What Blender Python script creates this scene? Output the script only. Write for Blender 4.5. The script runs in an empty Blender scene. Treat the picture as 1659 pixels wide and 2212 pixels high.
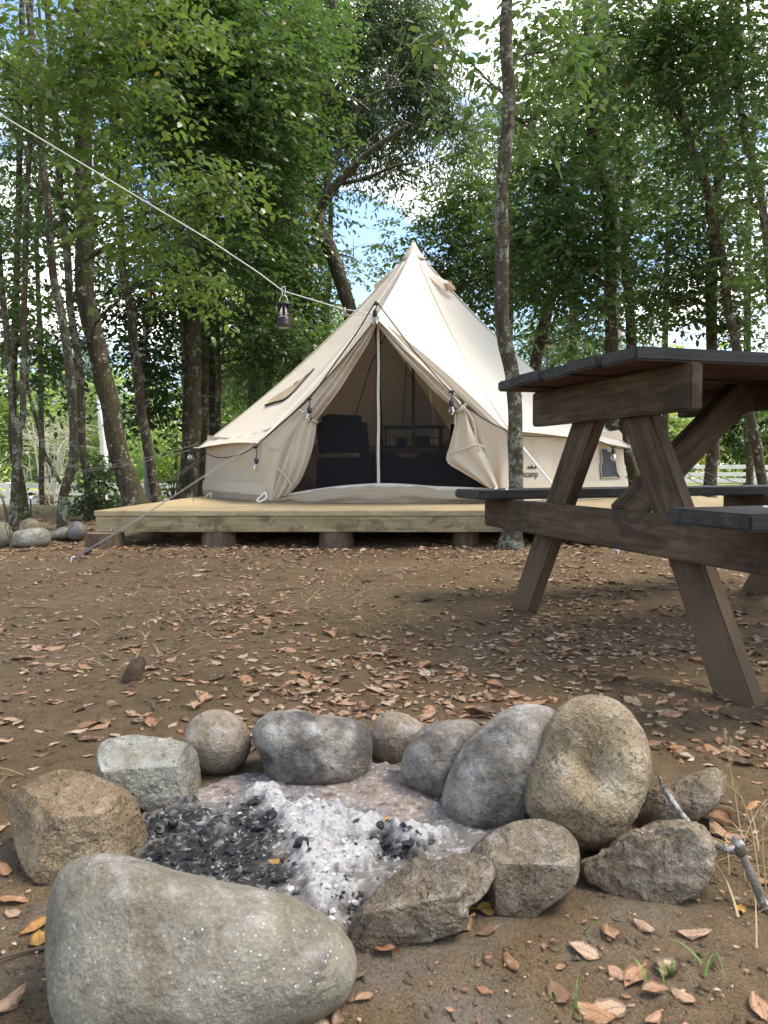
import bpy, bmesh, math, random
import numpy as np
from mathutils import Vector, Matrix, noise as mnoise

scene = bpy.context.scene
COL = scene.collection
R = math.radians
random.seed(7)
RNG = np.random.default_rng(7)

# ---------------------------------------------------------------- camera
PX, PY, F = 829.5, 1106.0, 1600.0          # picture units used for measuring: 1659 x 2212
CAM = Vector((0, 0, 0.5))
ROT = Matrix.Rotation(R(90 - 3.58), 3, 'X') @ Matrix.Rotation(R(-0.25), 3, 'Z')
cam_d = bpy.data.cameras.new('camera')
cam_d.sensor_fit = 'VERTICAL'
cam_d.sensor_height = 36
cam_d.lens = F / 2212 * 36
cam_d.clip_start = 0.05
cam_d.clip_end = 3000
cam_d.dof.use_dof = True
cam_d.dof.focus_distance = 2.6
cam_d.dof.aperture_fstop = 18.0
cam = bpy.data.objects.new('camera', cam_d)
cam.matrix_world = Matrix.Translation(CAM) @ ROT.to_4x4()
COL.objects.link(cam)
scene.camera = cam

# ---------------------------------------------------------------- sky and sun
SUN_EL, SUN_AZ = R(61), R(86)               # azimuth clockwise from +Y
world = bpy.data.worlds.new('World')
scene.world = world
world.use_nodes = True
wn = world.node_tree.nodes; wl = world.node_tree.links
wn.clear()
w_out = wn.new('ShaderNodeOutputWorld'); w_bg = wn.new('ShaderNodeBackground')
sky = wn.new('ShaderNodeTexSky'); sky.sky_type = 'NISHITA'; sky.sun_disc = False
sky.sun_elevation = SUN_EL; sky.sun_rotation = SUN_AZ
sky.air_density = 1.0; sky.dust_density = 0.6; sky.ozone_density = 1.5
tc = wn.new('ShaderNodeTexCoord'); mp = wn.new('ShaderNodeMapping')
mp.inputs['Scale'].default_value = (1.0, 1.0, 1.9)
mp.inputs['Location'].default_value = (0.35, 0.1, 0.32)
cn = wn.new('ShaderNodeTexNoise'); cn.inputs['Scale'].default_value = 2.4; cn.inputs['Detail'].default_value = 7
cn.inputs['Roughness'].default_value = 0.55
cr = wn.new('ShaderNodeValToRGB')
cr.color_ramp.elements[0].position = 0.52; cr.color_ramp.elements[1].position = 0.62
cm = wn.new('ShaderNodeMixRGB'); cm.inputs['Color2'].default_value = (12.4, 11.9, 11.2, 1)
wl.new(tc.outputs['Generated'], mp.inputs['Vector']); wl.new(mp.outputs['Vector'], cn.inputs['Vector'])
wl.new(cn.outputs['Fac'], cr.inputs['Fac']); wl.new(cr.outputs['Color'], cm.inputs['Fac'])
wl.new(sky.outputs['Color'], cm.inputs['Color1']); wl.new(cm.outputs['Color'], w_bg.inputs['Color'])
w_bg.inputs['Strength'].default_value = 0.105
wl.new(w_bg.outputs['Background'], w_out.inputs['Surface'])

sun_d = bpy.data.lights.new('sun', 'SUN')
sun_d.energy = 2.7; sun_d.angle = R(26); sun_d.color = (1.0, 0.91, 0.79)
sun = bpy.data.objects.new('sun', sun_d)
sdir = Vector((math.sin(SUN_AZ) * math.cos(SUN_EL), math.cos(SUN_AZ) * math.cos(SUN_EL), math.sin(SUN_EL)))
sun.rotation_euler = (-sdir).to_track_quat('-Z', 'Y').to_euler()
sun.location = sdir * 60
COL.objects.link(sun)

scene.view_settings.view_transform = 'Standard'
scene.view_settings.look = 'None'
scene.view_settings.exposure = 1.8
scene.view_settings.gamma = 1
scene.view_settings.use_curve_mapping = False
scene.render.engine = 'CYCLES'
scene.cycles.use_denoising = True
scene.cycles.max_bounces = 8
scene.cycles.diffuse_bounces = 4
scene.cycles.transparent_max_bounces = 16
scene.cycles.transmission_bounces = 6
scene.cycles.caustics_reflective = False
scene.cycles.caustics_refractive = False

# ---------------------------------------------------------------- measuring helpers
def ray(px, py):
    return ROT @ Vector(((px - PX) / F, (PY - py) / F, -1.0))
def at(px, py, Y):
    d = ray(px, py); return CAM + d * (Y / d.y)
def on_z(px, py, z=0.0):
    d = ray(px, py); return CAM + d * ((z - CAM.z) / d.z)
def on_plane(px, py, P, n, off=0.0):
    d = ray(px, py); n = n.normalized()
    return CAM + d * ((P - CAM).dot(n) / d.dot(n)) + n * off
def to_px(p):
    q = ROT.transposed() @ (Vector(p) - CAM)
    return (PX + F * q.x / -q.z, PY - F * q.y / -q.z)

def _hash(ix, iy, s):
    h = (ix * 374761393 + iy * 668265263 + s * 974634541) & 0xFFFFFFFF
    h = ((h ^ (h >> 13)) * 1274126177) & 0xFFFFFFFF
    return ((h ^ (h >> 16)) & 0xFFFF) / 65535.0
def vnoise(x, y, s=0):
    x = np.asarray(x, float); y = np.asarray(y, float)
    ix = np.floor(x).astype(np.int64); iy = np.floor(y).astype(np.int64)
    fx = x - ix; fy = y - iy
    fx = fx * fx * (3 - 2 * fx); fy = fy * fy * (3 - 2 * fy)
    a = _hash(ix, iy, s); b = _hash(ix + 1, iy, s); c = _hash(ix, iy + 1, s); d = _hash(ix + 1, iy + 1, s)
    return (a * (1 - fx) + b * fx) * (1 - fy) + (c * (1 - fx) + d * fx) * fy - 0.5
def smooth(t):
    t = np.clip(t, 0, 1); return t * t * (3 - 2 * t)
def gz(x, y):
    """height of the ground"""
    x = np.asarray(x, float); y = np.asarray(y, float)
    z = -1.0 * smooth((y - 8.5) / 15.0)
    z = z - 0.058 * np.exp(-(((x - 1.05) / 1.0) ** 2 + ((y - 2.1) / 1.1) ** 2) ** 1.5)
    near = np.clip(1.6 - y / 9.0, 0, 1)
    z = z + 0.030 * vnoise(x * 0.8, y * 0.8, 1) * smooth((y - 1.5) / 2) + 0.012 * vnoise(x * 3.1, y * 3.1, 2)
    z = z + near * (0.007 * vnoise(x * 11, y * 11, 3) + 0.004 * vnoise(x * 31, y * 31, 4))
    far = smooth((y - 60) / 200)
    return z + far * 3.0 * vnoise(x * 0.01, y * 0.01, 5)
def G(x, y):
    return float(gz(x, y))

# ---------------------------------------------------------------- object helpers
def tag(o, label=None, cat=None, group=None, kind=None):
    if label: o['label'] = label
    if cat: o['category'] = cat
    if group: o['group'] = group
    if kind: o['kind'] = kind
    return o
def thing(name, label, cat, loc=(0, 0, 0), rz=0.0, group=None):
    o = bpy.data.objects.new(name, None); COL.objects.link(o)
    o.location = loc; o.rotation_euler = (0, 0, rz); o.empty_display_size = 0.1
    return tag(o, label, cat, group)
def link(name, me, parent=None, loc=None):
    o = bpy.data.objects.new(name, me); COL.objects.link(o)
    if loc is not None: o.location = loc
    if parent is not None:
        o.parent = parent
    return o
def wmat(o):
    l = Matrix.Translation(o.location) @ o.rotation_euler.to_matrix().to_4x4() @ Matrix.Diagonal((*o.scale, 1))
    return l if o.parent is None else wmat(o.parent) @ o.matrix_parent_inverse @ l
def wparent(o, parent):
    """parent an object whose mesh is in world coordinates"""
    o.parent = parent
    o.matrix_parent_inverse = wmat(parent).inverted()
    return o

class MB:
    def __init__(self):
        self.v = []; self.f = []; self.m = []
    def add(self, verts, faces, m=0):
        b = len(self.v)
        self.v += [tuple(p) for p in verts]
        self.f += [tuple(i + b for i in f) for f in faces]
        self.m += [m] * len(faces)
        return b
    def box(self, c, s, rot=None, m=0, chamfer=0.0):
        hx, hy, hz = s[0] / 2, s[1] / 2, s[2] / 2
        c = Vector(c)
        if chamfer <= 0:
            vs = [Vector((x, y, z)) for x in (-hx, hx) for y in (-hy, hy) for z in (-hz, hz)]
            fs = [(0, 1, 3, 2), (4, 6, 7, 5), (0, 4, 5, 1), (2, 3, 7, 6), (0, 2, 6, 4), (1, 5, 7, 3)]
        else:
            bm = bmesh.new(); bmesh.ops.create_cube(bm, size=1)
            for v in bm.verts: v.co = Vector((v.co.x * s[0], v.co.y * s[1], v.co.z * s[2]))
            bmesh.ops.bevel(bm, geom=bm.edges[:], offset=chamfer, segments=1, affect='EDGES')
            vs = [v.co.copy() for v in bm.verts]; bm.verts.index_update()
            fs = [tuple(v.index for v in f.verts) for f in bm.faces]; bm.free()
        if rot is not None: vs = [rot @ v for v in vs]
        self.add([v + c for v in vs], fs, m)
    def tube(self, pts, radii, n=8, m=0, cap=True, jit=0.0, flat=1.0):
        pts = [Vector(p) for p in pts]
        if not hasattr(radii, '__len__'): radii = [radii] * len(pts)
        rings = []; up = Vector((0.123, 0.31, 1)).normalized()
        t0 = (pts[1] - pts[0]).normalized()
        if abs(t0.dot(up)) > 0.95: up = Vector((1, 0.1, 0))
        a = t0.cross(up).normalized()
        for i, p in enumerate(pts):
            t = (pts[min(i + 1, len(pts) - 1)] - pts[max(i - 1, 0)])
            if t.length < 1e-9: t = t0
            t.normalize()
            a = (a - t * a.dot(t))
            if a.length < 1e-6: a = t.orthogonal()
            a.normalize(); b = t.cross(a)
            ring = []
            for k in range(n):
                th = 2 * math.pi * k / n
                q = a * math.cos(th) + b * math.sin(th) * flat
                r = radii[i]
                if jit: r *= 1 + jit * mnoise.noise(Vector((math.cos(th) * 1.3 + p.x * 7, math.sin(th) * 1.3 + p.y * 7, p.z * 5)))
                ring.append(p + q * r)
            rings.append(ring)
        vs = [v for r_ in rings for v in r_]
        fs = []
        for i in range(len(pts) - 1):
            for k in range(n):
                k2 = (k + 1) % n
                fs.append((i * n + k, i * n + k2, (i + 1) * n + k2, (i + 1) * n + k))
        if cap:
            fs.append(tuple(range(n - 1, -1, -1)))
            fs.append(tuple((len(pts) - 1) * n + k for k in range(n)))
        self.add(vs, fs, m)
    def lathe(self, prof, c=(0, 0, 0), n=20, m=0, axis=None):
        c = Vector(c); vs = []; fs = []
        for r, z in prof:
            for k in range(n):
                th = 2 * math.pi * k / n
                p = Vector((r * math.cos(th), r * math.sin(th), z))
                vs.append(c + (axis @ p if axis is not None else p))
        for i in range(len(prof) - 1):
            for k in range(n):
                k2 = (k + 1) % n
                fs.append((i * n + k, i * n + k2, (i + 1) * n + k2, (i + 1) * n + k))
        self.add(vs, fs, m)
    def grid(self, rows, m=0, closed=False):
        nr, nc = len(rows), len(rows[0])
        vs = [p for r_ in rows for p in r_]; fs = []
        for i in range(nr - 1):
            for j in range(nc - (0 if closed else 1)):
                j2 = (j + 1) % nc
                fs.append((i * nc + j, i * nc + j2, (i + 1) * nc + j2, (i + 1) * nc + j))
        self.add(vs, fs, m)
    def mesh(self, name, mats, sm=False):
        me = bpy.data.meshes.new(name)
        me.from_pydata(self.v, [], self.f)
        for mt in (mats if isinstance(mats, (list, tuple)) else [mats]): me.materials.append(mt)
        if any(self.m): me.polygons.foreach_set('material_index', self.m)
        if sm: me.polygons.foreach_set('use_smooth', [True] * len(me.polygons))
        me.update()
        return me
    def build(self, name, mats, parent=None, sm=False, world=True):
        o = bpy.data.objects.new(name, self.mesh(name, mats, sm)); COL.objects.link(o)
        if parent is not None:
            if world: wparent(o, parent)
            else: o.parent = parent
        return o

def crom(pts, k=6):
    """Catmull-Rom through points (any tuples)"""
    P = [np.array(p, float) for p in pts]
    P = [2 * P[0] - P[1]] + P + [2 * P[-1] - P[-2]]
    out = []
    for i in range(1, len(P) - 2):
        for j in range(k):
            t = j / k
            out.append(0.5 * ((2 * P[i]) + (-P[i - 1] + P[i + 1]) * t + (2 * P[i - 1] - 5 * P[i] + 4 * P[i + 1] - P[i + 2]) * t * t
                              + (-P[i - 1] + 3 * P[i] - 3 * P[i + 1] + P[i + 2]) * t ** 3))
    out.append(P[-2])
    return out

# ---------------------------------------------------------------- materials
class NT:
    def __init__(self, name):
        self.mat = bpy.data.materials.new(name); self.mat.use_nodes = True
        self.nt = self.mat.node_tree; self.n = self.nt.nodes; self.l = self.nt.links
        self.b = self.n['Principled BSDF']; self.out = self.n['Material Output']
        self.b.inputs['Specular IOR Level'].default_value = 0.3
    def co(self, kind='Object', scale=(1, 1, 1), rot=(0, 0, 0)):
        t = self.n.new('ShaderNodeTexCoord'); m = self.n.new('ShaderNodeMapping')
        m.inputs['Scale'].default_value = scale; m.inputs['Rotation'].default_value = rot
        self.l.new(t.outputs[kind], m.inputs['Vector']); return m.outputs['Vector']
    def pos(self, scale=(1, 1, 1)):
        g = self.n.new('ShaderNodeNewGeometry'); m = self.n.new('ShaderNodeMapping')
        m.inputs['Scale'].default_value = scale
        self.l.new(g.outputs['Position'], m.inputs['Vector']); return m.outputs['Vector']
    def noise(self, vec, scale, detail=4, rough=0.55, dist=0.0):
        t = self.n.new('ShaderNodeTexNoise'); t.inputs['Scale'].default_value = scale
        t.inputs['Detail'].default_value = detail; t.inputs['Roughness'].default_value = rough
        t.inputs['Distortion'].default_value = dist
        self.l.new(vec, t.inputs['Vector']); return t.outputs['Fac']
    def voro(self, vec, scale, out='Distance', feature='F1', rand=1.0):
        t = self.n.new('ShaderNodeTexVoronoi'); t.feature = feature; t.inputs['Scale'].default_value = scale
        t.inputs['Randomness'].default_value = rand
        self.l.new(vec, t.inputs['Vector']); return t.outputs[out]
    def ramp(self, fac, stops, interp='LINEAR'):
        r = self.n.new('ShaderNodeValToRGB'); e = r.color_ramp.elements; r.color_ramp.interpolation = interp
        while len(e) < len(stops): e.new(0.5)
        for i, (p, c) in enumerate(stops):
            e[i].position = p
            e[i].color = (c, c, c, 1) if not hasattr(c, '__len__') else (*c, 1)
        self.l.new(fac, r.inputs['Fac']); return r.outputs['Color']
    def mix(self, fac, a, b, mode='MIX'):
        m = self.n.new('ShaderNodeMixRGB'); m.blend_type = mode
        for s, v in (('Fac', fac), ('Color1', a), ('Color2', b)):
            if hasattr(v, 'links') or hasattr(v, 'is_linked'): self.l.new(v, m.inputs[s])
            elif s == 'Fac': m.inputs[s].default_value = v
            else: m.inputs[s].default_value = (*v, 1)
        return m.outputs['Color']
    def math(self, op, a, b=0.0):
        m = self.n.new('ShaderNodeMath'); m.operation = op
        for i, v in enumerate((a, b)):
            if hasattr(v, 'is_linked'): self.l.new(v, m.inputs[i])
            else: m.inputs[i].default_value = v
        return m.outputs[0]
    def attr(self, name, out='Fac'):
        a = self.n.new('ShaderNodeAttribute'); a.attribute_name = name; return a.outputs[out]
    def objrand(self):
        return self.n.new('ShaderNodeObjectInfo').outputs['Random']
    def sep(self, vec, axis):
        s = self.n.new('ShaderNodeSeparateXYZ'); self.l.new(vec, s.inputs[0]); return s.outputs[axis]
    def color(self, c):
        if hasattr(c, 'is_linked'): self.l.new(c, self.b.inputs['Base Color'])
        else: self.b.inputs['Base Color'].default_value = (*c, 1)
        return self
    def rough(self, v):
        if hasattr(v, 'is_linked'): self.l.new(v, self.b.inputs['Roughness'])
        else: self.b.inputs['Roughness'].default_value = v
        return self
    def bump(self, h, strength=0.5, dist=0.01):
        bn = self.n.new('ShaderNodeBump'); bn.inputs['Strength'].default_value = strength
        bn.inputs['Distance'].default_value = dist
        self.l.new(h, bn.inputs['Height'])
        prev = self.b.inputs['Normal']
        if prev.is_linked: self.l.new(prev.links[0].from_socket, bn.inputs['Normal'])
        self.l.new(bn.outputs['Normal'], prev); return self
    def translucent(self, col, fac):
        t = self.n.new('ShaderNodeBsdfTranslucent'); mx = self.n.new('ShaderNodeMixShader')
        mx.inputs['Fac'].default_value = fac
        if hasattr(col, 'is_linked'): self.l.new(col, t.inputs['Color'])
        else: t.inputs['Color'].default_value = (*col, 1)
        self.l.new(self.b.outputs['BSDF'], mx.inputs[1]); self.l.new(t.outputs['BSDF'], mx.inputs[2])
        self.l.new(mx.outputs['Shader'], self.out.inputs['Surface']); return self

def plain(name, c, rough=0.6, metal=0.0, spec=0.3, var=0.12, scale=30):
    m = NT(name); v = m.co('Object')
    n = m.noise(v, scale, 4)
    m.color(m.ramp(n, [(0.25, tuple(x * (1 - var) for x in c)), (0.75, tuple(min(1, x * (1 + var)) for x in c))])).rough(rough)
    m.b.inputs['Metallic'].default_value = metal; m.b.inputs['Specular IOR Level'].default_value = spec
    return m.mat

M = {}
# --- soil
m = NT('soil'); p = m.pos()
n1 = m.noise(p, 1.3, 6); n2 = m.noise(p, 22, 6, 0.65); n3 = m.noise(p, 140, 4, 0.7)
base = m.ramp(n1, [(0.3, (0.200, 0.134, 0.070)), (0.5, (0.280, 0.195, 0.108)), (0.72, (0.360, 0.260, 0.153))])
base = m.mix(m.ramp(n2, [(0.35, 0.0), (0.7, 0.6)]), base, (0.115, 0.074, 0.040))
base = m.mix(m.ramp(n3, [(0.55, 0.0), (0.75, 0.55)]), base, (0.21, 0.150, 0.098))
base = m.mix(m.ramp(n3, [(0.25, 0.5), (0.42, 0.0)]), base, (0.05, 0.033, 0.022))
n4 = m.noise(p, 330, 3, 0.8)
base = m.mix(m.ramp(n4, [(0.30, 0.6), (0.44, 0.0)]), base, (0.075, 0.050, 0.028))
base = m.mix(m.ramp(n4, [(0.56, 0.0), (0.70, 0.6)]), base, (0.38, 0.285, 0.185))
yy = m.sep(p, 1)
# grey ash dust trodden round the fire ring
vd = m.n.new('ShaderNodeVectorMath'); vd.operation = 'DISTANCE'; m.l.new(p, vd.inputs[0]); vd.inputs[1].default_value = (-0.08, 0.95, 0)
ashf = m.math('MULTIPLY', m.ramp(vd.outputs['Value'], [(0.33, 0.5), (0.52, 0.0)]), m.ramp(m.noise(p, 9, 4), [(0.42, 0.0), (0.62, 1.0)]))
base = m.mix(ashf, base, (0.27, 0.245, 0.22))
lawn = m.ramp(m.noise(p, 2.2, 6), [(0.3, (0.150, 0.165, 0.050)), (0.6, (0.280, 0.270, 0.100)), (0.8, (0.38, 0.33, 0.16))])  # lawn colour lightened to stand in for sunlight beyond the grove
gm = m.n.new('ShaderNodeMapRange'); gm.inputs['From Min'].default_value = 9.0; gm.inputs['From Max'].default_value = 15.0
m.l.new(m.math('ADD', yy, m.math('MULTIPLY', m.noise(p, 0.7, 4), 4.0)), gm.inputs['Value'])
m.color(m.mix(gm.outputs['Result'], base, lawn)).rough(0.95)
m.b.inputs['Specular IOR Level'].default_value = 0.12
m.bump(m.noise(p, 38, 6, 0.72), 1.0, 0.028).bump(m.noise(p, 170, 4, 0.8), 1.0, 0.009)
M['soil'] = m.mat

def rockmat(name, cols, speck=(0.6, 0.58, 0.54), dark=(0.05, 0.05, 0.05), speck_amt=0.35, bump=0.5, scale=1.0, ash=0.0, pits=0.4):
    cols = [(c_[0] * 1.10, c_[1] * 1.05, c_[2] * 0.96) for c_ in cols]
    m = NT(name); v = m.co('Object')
    a = m.noise(v, 9 * scale, 6, 0.6); b = m.noise(v, 45 * scale, 5, 0.65); c = m.noise(v, 170 * scale, 3, 0.7)
    base = m.ramp(a, [(0.3, cols[0]), (0.52, cols[1]), (0.72, cols[2])])
    big = m.noise(v, 5.5 * scale, 5, 0.6, 0.8)
    base = m.mix(m.ramp(big, [(0.38, 0.55), (0.52, 0.0)]), base, tuple(x * f for x, f in zip(cols[0], (0.78, 0.70, 0.58))))
    base = m.mix(m.ramp(big, [(0.54, 0.0), (0.70, 0.45)]), base, tuple(min(1, x * 1.35) for x in cols[2]))
    base = m.mix(m.ramp(b, [(0.30, 0.6), (0.48, 0.0)]), base, tuple(x * 0.55 for x in cols[0]))
    base = m.mix(m.ramp(b, [(0.56, 0.0), (0.72, 0.5)]), base, tuple(min(1, x * 1.25) for x in cols[2]))
    base = m.mix(m.ramp(c, [(0.58, 0.0), (0.72, speck_amt)]), base, speck)
    base = m.mix(m.ramp(m.noise(v, 95 * scale, 2, 0.5), [(0.26, 0.8), (0.34, 0.0)]), base, dark)
    base = m.mix(m.math('MULTIPLY', m.ramp(m.noise(v, 13 * scale, 3, 0.5, 0.6), [(0.63, 0.0), (0.68, 0.75)]), m.ramp(b, [(0.45, 0.0), (0.55, 1.0)])), base, dark)
    gr = m.noise(v, 330 * scale, 3, 0.8)
    base = m.mix(m.ramp(gr, [(0.57, 0.0), (0.72, 0.4)]), base, speck)
    base = m.mix(m.ramp(gr, [(0.28, 0.55), (0.42, 0.0)]), base, tuple(x * 0.45 for x in cols[0]))
    if ash:
        # dusting of pale ash that has settled on upward faces
        g = m.n.new('ShaderNodeNewGeometry'); up = m.sep(g.outputs['Normal'], 2)
        d = m.math('MULTIPLY', m.ramp(up, [(0.1, 0.0), (0.9, 1.0)]), m.ramp(m.noise(v, 26, 5, 0.7), [(0.5, 0.0), (0.68, 1.0)]))
        base = m.mix(m.math('MULTIPLY', d, ash), base, (0.62, 0.61, 0.6))
        # scattered flecks of ash
        fl = m.ramp(m.voro(v, 150), [(0.08, 0.8), (0.16, 0.0)])
        fl = m.math('MULTIPLY', fl, m.ramp(m.noise(v, 12, 3), [(0.48, 0.0), (0.6, 1.0)]))
        base = m.mix(fl, base, (0.75, 0.74, 0.72))
    # soot from the fire on the inner sides and dried mud round the foot
    wp = m.pos(); vd = m.n.new('ShaderNodeVectorMath'); vd.operation = 'DISTANCE'; m.l.new(wp, vd.inputs[0]); vd.inputs[1].default_value = (-0.06, 0.99, 0.02)
    so = m.math('MULTIPLY', m.ramp(vd.outputs['Value'], [(0.21, 0.75), (0.31, 0.0)]), m.ramp(m.noise(wp, 17, 5, 0.65), [(0.42, 0.0), (0.60, 1.0)]))
    base = m.mix(so, base, (0.055, 0.046, 0.042))
    zz = m.math('ADD', m.sep(wp, 2), m.math('MULTIPLY', m.noise(wp, 26, 5, 0.65), 0.05))
    base = m.mix(m.ramp(zz, [(0.028, 0.75), (0.048, 0.0)]), base, (0.115, 0.080, 0.048))
    m.color(base).rough(m.ramp(b, [(0.3, 0.9), (0.7, 0.68)])); m.b.inputs['Specular IOR Level'].default_value = 0.25
    m.bump(a, min(1, bump * 1.3), 0.045).bump(b, min(1, bump * 1.4), 0.013).bump(c, min(1, bump * 1.6), 0.005)
    pit = m.ramp(m.voro(v, 55 * scale), [(0.0, 0.0), (0.22, 1.0)])
    m.bump(pit, pits * 0.5, 0.003)
    return m.mat
M['boulder'] = rockmat('river_stone_grey', [(0.135, 0.124, 0.098), (0.178, 0.165, 0.133), (0.235, 0.220, 0.182)], speck_amt=0.2, bump=0.26, ash=0.28, dark=(0.09, 0.08, 0.065))
M['grey'] = rockmat('river_stone_bluegrey', [(0.155, 0.140, 0.120), (0.225, 0.206, 0.178), (0.310, 0.288, 0.252)], bump=0.4, ash=0.55)
M['green'] = rockmat('greenish_granite', [(0.19, 0.188, 0.158), (0.275, 0.272, 0.232), (0.375, 0.372, 0.322)], speck_amt=0.45, bump=0.5, ash=0.35)
M['tan'] = rockmat('tan_sandstone', [(0.170, 0.122, 0.070), (0.265, 0.200, 0.125), (0.390, 0.310, 0.210)], speck_amt=0.5, bump=0.85, speck=(0.52, 0.45, 0.36))
M['tanrough'] = rockmat('tan_pitted_stone', [(0.190, 0.142, 0.085), (0.290, 0.228, 0.145), (0.440, 0.380, 0.275)], speck_amt=0.55, bump=0.95, speck=(0.58, 0.54, 0.46), ash=0.25)
M['pebble'] = rockmat('brown_round_stone', [(0.190, 0.152, 0.112), (0.255, 0.208, 0.158), (0.33, 0.280, 0.225)], bump=0.35, ash=0.45)
M['jag'] = rockmat('split_brown_stone', [(0.130, 0.103, 0.070), (0.195, 0.160, 0.112), (0.28, 0.238, 0.178)], bump=0.8, ash=0.30)
M['conc'] = rockmat('rough_concrete_stone', [(0.145, 0.110, 0.072), (0.225, 0.182, 0.130), (0.38, 0.33, 0.265)], speck_amt=0.55, bump=1.0)
M['slate'] = rockmat('blue_grey_stone', [(0.115, 0.122, 0.122), (0.160, 0.168, 0.168), (0.21, 0.218, 0.216)], bump=0.4)

def wood(name, dark, mid, light, grain=26, blot=0.5, bump=0.4, rough=0.82, dirt=None, blotcol=(0.035, 0.024, 0.018), knots=0.0):
    """grain runs along the local X axis of each timber"""
    m = NT(name); rnd = m.objrand()
    t = m.n.new('ShaderNodeTexCoord'); ad = m.n.new('ShaderNodeVectorMath'); ad.operation = 'ADD'
    cb = m.n.new('ShaderNodeCombineXYZ')
    m.l.new(m.math('MULTIPLY', rnd, 37.0), cb.inputs[0]); m.l.new(m.math('MULTIPLY', rnd, 11.0), cb.inputs[1])
    m.l.new(t.outputs['Object'], ad.inputs[0]); m.l.new(cb.outputs[0], ad.inputs[1])
    def sc(s):
        mp_ = m.n.new('ShaderNodeMapping'); mp_.inputs['Scale'].default_value = s
        m.l.new(ad.outputs[0], mp_.inputs['Vector']); return mp_.outputs['Vector']
    g1 = m.noise(sc((3.2, grain, grain)), 1.0, 7, 0.66, 0.5)
    g2 = m.noise(sc((5, grain * 5, grain * 5)), 1.0, 4, 0.65)
    bl = m.noise(sc((7.5, 11, 11)), 1.0, 6, 0.65, 0.7)
    c = m.ramp(g1, [(0.3, dark), (0.5, mid), (0.72, light)])
    c = m.mix(m.ramp(g2, [(0.3, 0.6), (0.52, 0.0)]), c, tuple(x * 0.6 for x in dark))
    c = m.mix(m.ramp(bl, [(0.49, 0.0), (0.62, blot)]), c, blotcol)
    c = m.mix(m.ramp(m.noise(sc((9, 30, 30)), 1.0, 5, 0.7), [(0.6, 0.0), (0.75, 0.35)]), c, tuple(min(1, x * 1.25) for x in light))
    if knots:
        kn = m.ramp(m.voro(sc((1.5, 5.2, 5.2)), 1.0), [(0.05, 1.0), (0.11, 0.0)])
        c = m.mix(m.math('MULTIPLY', kn, knots), c, tuple(x * 0.38 for x in dark))
    if dirt:
        z = m.sep(m.pos(), 2)
        d = m.ramp(m.math('ADD', z, m.math('MULTIPLY', bl, 0.14)), [(0.12, 1.0), (0.34, 0.0)])
        c = m.mix(m.math('MULTIPLY', d, 0.85), c, dirt)
        m.bump(m.noise(m.pos(), 190, 3, 0.7), 0.35, 0.003)
    m.color(c).rough(rough); m.b.inputs['Specular IOR Level'].default_value = 0.2
    m.bump(g1, bump, 0.004).bump(g2, bump, 0.0015)
    return m.mat
M['beam'] = wood('weathered_brown_timber', (0.042, 0.027, 0.016), (0.078, 0.052, 0.031), (0.140, 0.100, 0.066), blot=0.75)
M['legs'] = wood('muddy_table_leg_timber', (0.042, 0.027, 0.016), (0.078, 0.052, 0.031), (0.140, 0.100, 0.066), blot=0.6, dirt=(0.125, 0.085, 0.052))
M['black'] = wood('charcoal_stained_timber', (0.022, 0.020, 0.019), (0.037, 0.034, 0.032), (0.066, 0.060, 0.055), blot=0.5, blotcol=(0.014, 0.013, 0.012), rough=0.6)
M['under'] = wood('reddish_bare_plank_underside', (0.085, 0.048, 0.035), (0.130, 0.074, 0.054), (0.180, 0.112, 0.084), blot=0.4)
M['deckw'] = wood('pale_pine_decking', (0.300, 0.225, 0.120), (0.400, 0.310, 0.175), (0.490, 0.395, 0.245), grain=20, blot=0.38, blotcol=(0.19, 0.135, 0.075), bump=0.2, knots=0.6)
M['fascia'] = wood('green_tinged_pine_beam', (0.215, 0.165, 0.085), (0.300, 0.240, 0.135), (0.385, 0.320, 0.195), grain=15, blot=0.75, blotcol=(0.115, 0.082, 0.045), bump=0.25, knots=0.8)
M['fence'] = wood('weathered_white_paint', (0.50, 0.50, 0.49), (0.64, 0.64, 0.63), (0.74, 0.74, 0.73), blot=0.3, blotcol=(0.35, 0.34, 0.33), bump=0.1)
M['fenceg'] = wood('worn_grey_paint', (0.34, 0.34, 0.35), (0.46, 0.46, 0.47), (0.58, 0.58, 0.58), blot=0.5, blotcol=(0.25, 0.24, 0.23), bump=0.1)
M['chairwood'] = wood('pale_chair_arm_wood', (0.36, 0.27, 0.17), (0.45, 0.35, 0.23), (0.52, 0.42, 0.29), blot=0.1)
M['polewood'] = wood('brown_pole', (0.13, 0.085, 0.05), (0.17, 0.11, 0.07), (0.22, 0.15, 0.10), blot=0.1)

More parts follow.
